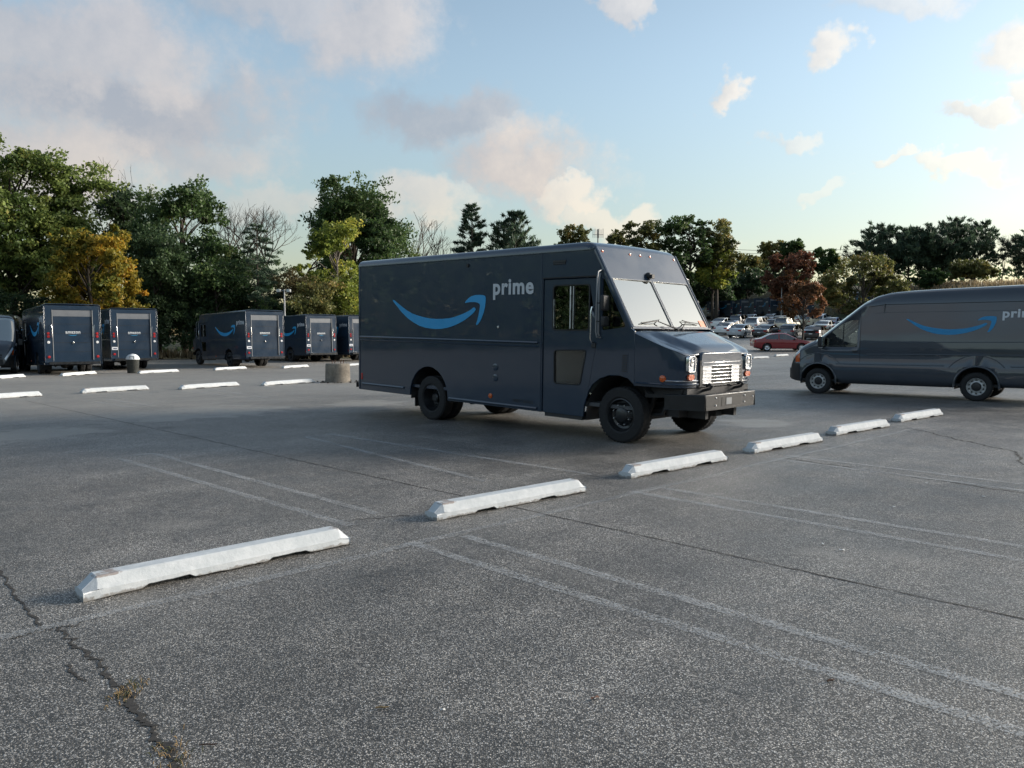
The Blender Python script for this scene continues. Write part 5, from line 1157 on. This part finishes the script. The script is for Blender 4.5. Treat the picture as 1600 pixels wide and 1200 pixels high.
# a wood all round the place that reads as one mass (also behind the camera, where the paintwork mirrors it)
def wood():
    rng = np.random.default_rng(5); C = []; RA = []
    for a in np.arange(-180, 180, 1.0):
        for k in range(4 if -35 < a < 48 else 40):
            ang = R_(a + rng.normal()*.5); Y = (155 if a > -6 else 92)
            flat = -35 < a < 48
            if a < -18 and flat: Y = 78
            if not flat: Y = 92
            Y += rng.random()*14; x, y = math.sin(ang)*Y/(math.cos(ang) if flat else 1), (Y if flat else math.cos(ang)*Y)
            top = (3.5 if a > 8 else 5.) if -35 < a < 48 else 14
            if 8 < a < 48: top = 4
            z = hgt(x, y); g = 1.0 + 1.2*rng.random() + (.8 if not flat else 0)
            C.append((x, y, z + top*rng.random()**.8)); RA.append((g*1.8, g*1.8, g*1.2))
    V, F, T = leaves(rng, np.array(C), np.array(RA), 26, .8, .6, None, .2)
    tag(link('woodland', fast_mesh('woodland', V, F, T, 'leaf_deep')), 'dark far-off wood that closes the view behind the lot', 'woodland', kind='stuff')
    # dry grass on the bank and along the edge of the asphalt
    C = []
    for i in range(2600):
        u = rng.random()
        if i % 3 == 0: x, y = -75+u*64, 0; y = 61.6+.18*(x+8)+abs(rng.normal())*1.6
        else: y = 96+rng.random()*30; x = 84-.3*y+rng.random()*40
        C.append((x, y, hgt(x, y)+.1))
    C = np.array(C); N = len(C)*6; P = np.repeat(C, 6, 0)+rng.normal(0, .3, (N, 3))*np.array([1, 1, .1]); h = (.25+.6*rng.random(N))[:, None]; a = rng.random(N)*6.28; t = np.stack([np.cos(a), np.sin(a), 0*a], 1)*.06; tip = rng.normal(0, .15, (N, 3))*h; tip[:, 2] = h[:, 0]
    V = np.stack([P-t, P+t, P+tip], 1).reshape(-1, 3); F = np.arange(N*3).reshape(-1, 3)
    tag(link('rough_grass', fast_mesh('rough_grass', V, F, np.repeat(rng.random(N), 3), 'dry_grass')), 'dry rough grass on the verge and the bank', 'grass', kind='stuff')
wood()

# ------------------------------------------------------------ street furniture and small things
def concrete_material():
    m, w, b = new_mat('old_concrete'); P = w.n('ShaderNodeTexCoord').outputs['Object']; n = w.noise(P, 3.5, 7, .7); n2 = w.noise(P, 20, 5, .7); z = w.sep(P)[2]
    c = w.mix(w.smooth(n, .35, .65), (.14, .122, .098), (.27, .235, .19)); c = w.mix(w.smooth(w.m('ADD', n2, w.m('MULTIPLY', z, -.3)), .3, .62, 0, .65), c, (.11, .10, .085))
    w.t.links.new(c, b.inputs['Base Color']); b.inputs['Roughness'].default_value = .9
    bp = w.n('ShaderNodeBump'); bp.inputs['Strength'].default_value = .6; bp.inputs['Distance'].default_value = .02; w.t.links.new(n2, bp.inputs['Height']); w.t.links.new(bp.outputs[0], b.inputs['Normal'])
concrete_material()
mat('galvanised', (.22, .23, .24), .5, .5, var=.2, vscale=6); mat('rusty_iron', (.09, .045, .03), .85, var=.4, vscale=20); mat('bin_green', (.035, .038, .034), .6, var=.2, vscale=5); mat('bin_white', (.66, .68, .69), .4, var=.05)
mat('twig', (.07, .04, .028), .9); mat('dead_leaf', (.13, .06, .035), .8); mat('litter_white', (.6, .6, .58), .7); mat('mast_grey', (.13, .135, .14), .6); mat('straw', (.25, .17, .08), .9); mat('weed_green', (.07, .075, .03), .8)
# concrete stump of a lamp post
p = at(528, 597); st = empty('lamp_post_stump', p)
prof = [(.50, -.05), (.47, .0), (.44, .05), (.435, .3), (.43, .60), (.415, .655), (.39, .67), (.001, .672)]
b = MB().lathe(prof, 36); rr = random.Random(2)
for k, v in enumerate(b.v):
    f = 1+rr.uniform(-.012, .012); v.x *= f; v.y *= f
b.build('concrete_base', 'old_concrete', st, sharp=50)
for k in range(4): a = R_(40+90*k); MB().tube([(.22*math.cos(a), .22*math.sin(a), .6), (.22*math.cos(a)+.01, .22*math.sin(a), .79)], .016, 6).build('anchor_bolt', 'rusty_iron', st)
dbr = MB()
for k in range(30):
    a = rr.uniform(0, 6.28); r = rr.uniform(.46, .80); h = rr.uniform(.02, .06); x, y = r*math.cos(a), r*math.sin(a)
    dbr.tube([(x, y, -.01), (x+rr.uniform(-.06, .06), y+rr.uniform(-.06, .06), h)], [.04, .01], 5)
tag(dbr.build('crumbled_dirt', 'crack_dirt', st), kind='stuff')
tag(st, 'weathered concrete lamp post stump with anchor bolts, left of the big truck', 'post stump')
# litter bin with white dome
p = at(208, 583); bn = empty('litter_bin', p)
MB().lathe([(.001, .01), (.24, .01), (.25, .03), (.285, .62), (.30, .64), (.30, .67), (.28, .67)], 28).build('bin_body', 'bin_green', bn)
MB().lathe([(.305, .665), (.305, .70), (.285, .76), (.24, .83), (.16, .895), (.06, .925), (.001, .93)], 28).build('dome_lid', 'bin_white', bn)
MB().plate(rrect(-.12, .12, .0, .14, .02), th=.02, O=(.08, -.285, .69), U=(.96, .27, 0), V=(0, .3, .95)).build('lid_flap', 'tail_grey', bn)
for z in (.2, .42): MB().lathe([(.262+z*.045, z), (.272+z*.045, z+.012), (.262+z*.045, z+.024)], 28).build('band', 'bin_green', bn)
tag(bn, 'dark litter bin with white domed lid, in front of the second truck', 'litter bin')
# lamp post with two floodlights behind the left trucks
def lamp(px, ytop, Y, label, heads=True):
    X = (px-800)/FPX*Y; zg = hgt(X, Y); H = far_point(px, ytop, Y).z-zg; r = empty('lamp_post', (X, Y, zg))
    MB().tube([(0, 0, -.2), (0, 0, H*.5), (0, 0, H)], [.085, .07, .055], 10).build('pole', 'galvanised', r); MB().lathe([(.3, -.1), (.3, .35), (.27, .4), (.001, .4)], 20).build('footing', 'old_concrete', r)
    if heads:
        MB().tube([(-.34, 0, H-.1), (.34, 0, H-.1)], .035, 8).build('cross_arm', 'galvanised', r)
        for s in (-1, 1):
            h = MB().box(s*.36-.14, s*.36+.14, -.26, .02, H-.22, H+.0).build('floodlight', 'galvanised', r, bev=.03); MB().box(s*.36-.11, s*.36+.11, -.275, -.262, H-.20, H-.02).build('lens', 'clear_lens', h)
    else: MB().tube([(0, 0, H-.05), (.3, 0, H+.05), (.9, 0, H+.06)], [.05, .04, .03], 6).build('lamp_arm', 'galvanised', r)
    return tag(r, label, 'lamp post')
lamp(446, 452, 55.5, 'grey lamp post with two floodlights behind the left trucks'); lamp(1219, 440, 116, 'thin grey pole in front of the rust red tree', False)
# radio mast far behind the cab roof
Y = 170; X = (933-800)/FPX*Y; zg = hgt(X, Y); H = far_point(933, 358, Y).z-zg; ms = empty('radio_mast', (X, Y, zg))
MB().tube([(0, 0, -.2), (0, 0, H)], [.3, .12], 8).build('pole', 'mast_grey', ms)
for k in range(6): x = -1.1+k*.44; MB().box(x-.045, x+.045, -.06, .06, H-1.9, H-.1+.2*(k % 2)).build('antenna_panel', 'mast_grey', ms)
MB().box(-1.2, 1.2, -.04, .04, H-1.25, H-1.17).build('platform', 'mast_grey', ms); tag(ms, 'grey radio mast with antenna panels above the big truck cab roof', 'mast')
# overhead wires across the gap in the far trees
for k, (ya, yb) in enumerate(((389, 384), (394, 390))):
    a, c = far_point(1130, ya, 175), far_point(1400, yb, 185); w_ = MB().tube([a.lerp(c, t/12) - Vector((0, 0, 3*(t/12)*(1-t/12))) for t in range(13)], .045, 5).build('overhead_wire', 'seal')
    tag(w_, ['upper thin overhead wire crossing the gap in the distant trees', 'lower thin overhead wire crossing the gap in the distant trees'][k], 'wire', 'overhead wires')
# twigs, leaves and scraps on the asphalt
def twig(px, py, L, rz, r, m, label, name='twig', cat='twig'):
    p = at(px, py); o = MB().tube([(-L/2, 0, r), (-L*.1, L*.06, r*1.3), (L*.2, -.02*L, r*1.1), (L/2, .05*L, r)], [r*.7, r, r, r*.5], 6).build(name, m); o.location = p + Vector((0, 0, .004)); o.rotation_euler = (0, 0, rz); tag(o, label, cat)
twig(1298, 1066, .045, .4, .006, 'twig', 'small dark twig on the faded line at lower right'); twig(597, 1108, .06, .1, .004, 'straw', 'short pale straw on the asphalt, bottom centre'); twig(325, 1166, .07, .1, .003, 'twig', 'thin dark twig near the weedy crack at the bottom')
def scrap(px, py, s, rz, m, label, cat):
    p = at(px, py); b = MB(); n = 7; pts = [(s*(1+.3*math.sin(k*2.3))*math.cos(6.283*k/n)*(1 if cat != 'leaf' else 1.4), s*(1+.2*math.cos(k*1.7))*math.sin(6.283*k/n)*.6, .006+.006*(k % 2)) for k in range(n)]
    b.add(pts+[(0, 0, .012)], [(k, (k+1) % n, n) for k in range(n)]); o = b.build('fallen_leaf' if cat == 'leaf' else 'litter_scrap', m); o.location = p + Vector((0, 0, .002)); o.rotation_euler = (0, 0, rz); tag(o, label, cat)
scrap(930, 1093, .016, .5, 'dead_leaf', 'small reddish dead leaf on the asphalt, bottom centre right', 'leaf')
scrap(692, 1112, .012, .2, 'litter_white', 'tiny pale scrap right of the straw', 'litter')
for k, (x, y, t) in enumerate([(1316, 861, 'white scrap on the asphalt, lower right of the fourth stop'), (1286, 851, 'white scrap just left of another on the right asphalt'), (1537, 777, 'white scrap near the right edge of the asphalt'), (1447, 756, 'white scrap beyond the last near stop'), (1397, 793, 'white scrap between the far crack and the right edge')]): scrap(x, y, .022, k, 'litter_white', t, 'litter')
# weeds in the crack
def weed(px, py, n, h, label, seed):
    p = at(px, py); rg = random.Random(seed); r = empty('weed', p)
    for m, nm, q in (('straw', 'dry_blades', n), ('weed_green', 'green_blades', n//2)):
        b = MB()
        for k in range(q):
            a = rg.uniform(0, 6.28); x, y = rg.gauss(0, .03), rg.gauss(0, .05); L = h*rg.uniform(.4, 1.2); b.tube([(x, y, -.005), (x+L*.3*math.cos(a), y+L*.3*math.sin(a), L*.5), (x+L*.8*math.cos(a), y+L*.8*math.sin(a), L*.62)], [.0022, .0018, .0006], 4, False)
        o = b.build(nm, m, r); o['kind'] = 'stuff'
    tag(r, label, 'weed')
weed(195, 1086, 40, .032, 'dry weed tuft in the crack at lower left', 1); weed(208, 1076, 24, .026, 'small greenish weed just above the dry tuft in the crack', 2); weed(255, 1172, 22, .03, 'dry weed in the crack near the bottom edge', 3); weed(275, 1192, 22, .035, 'dry weed in the crack at the very bottom edge', 4)
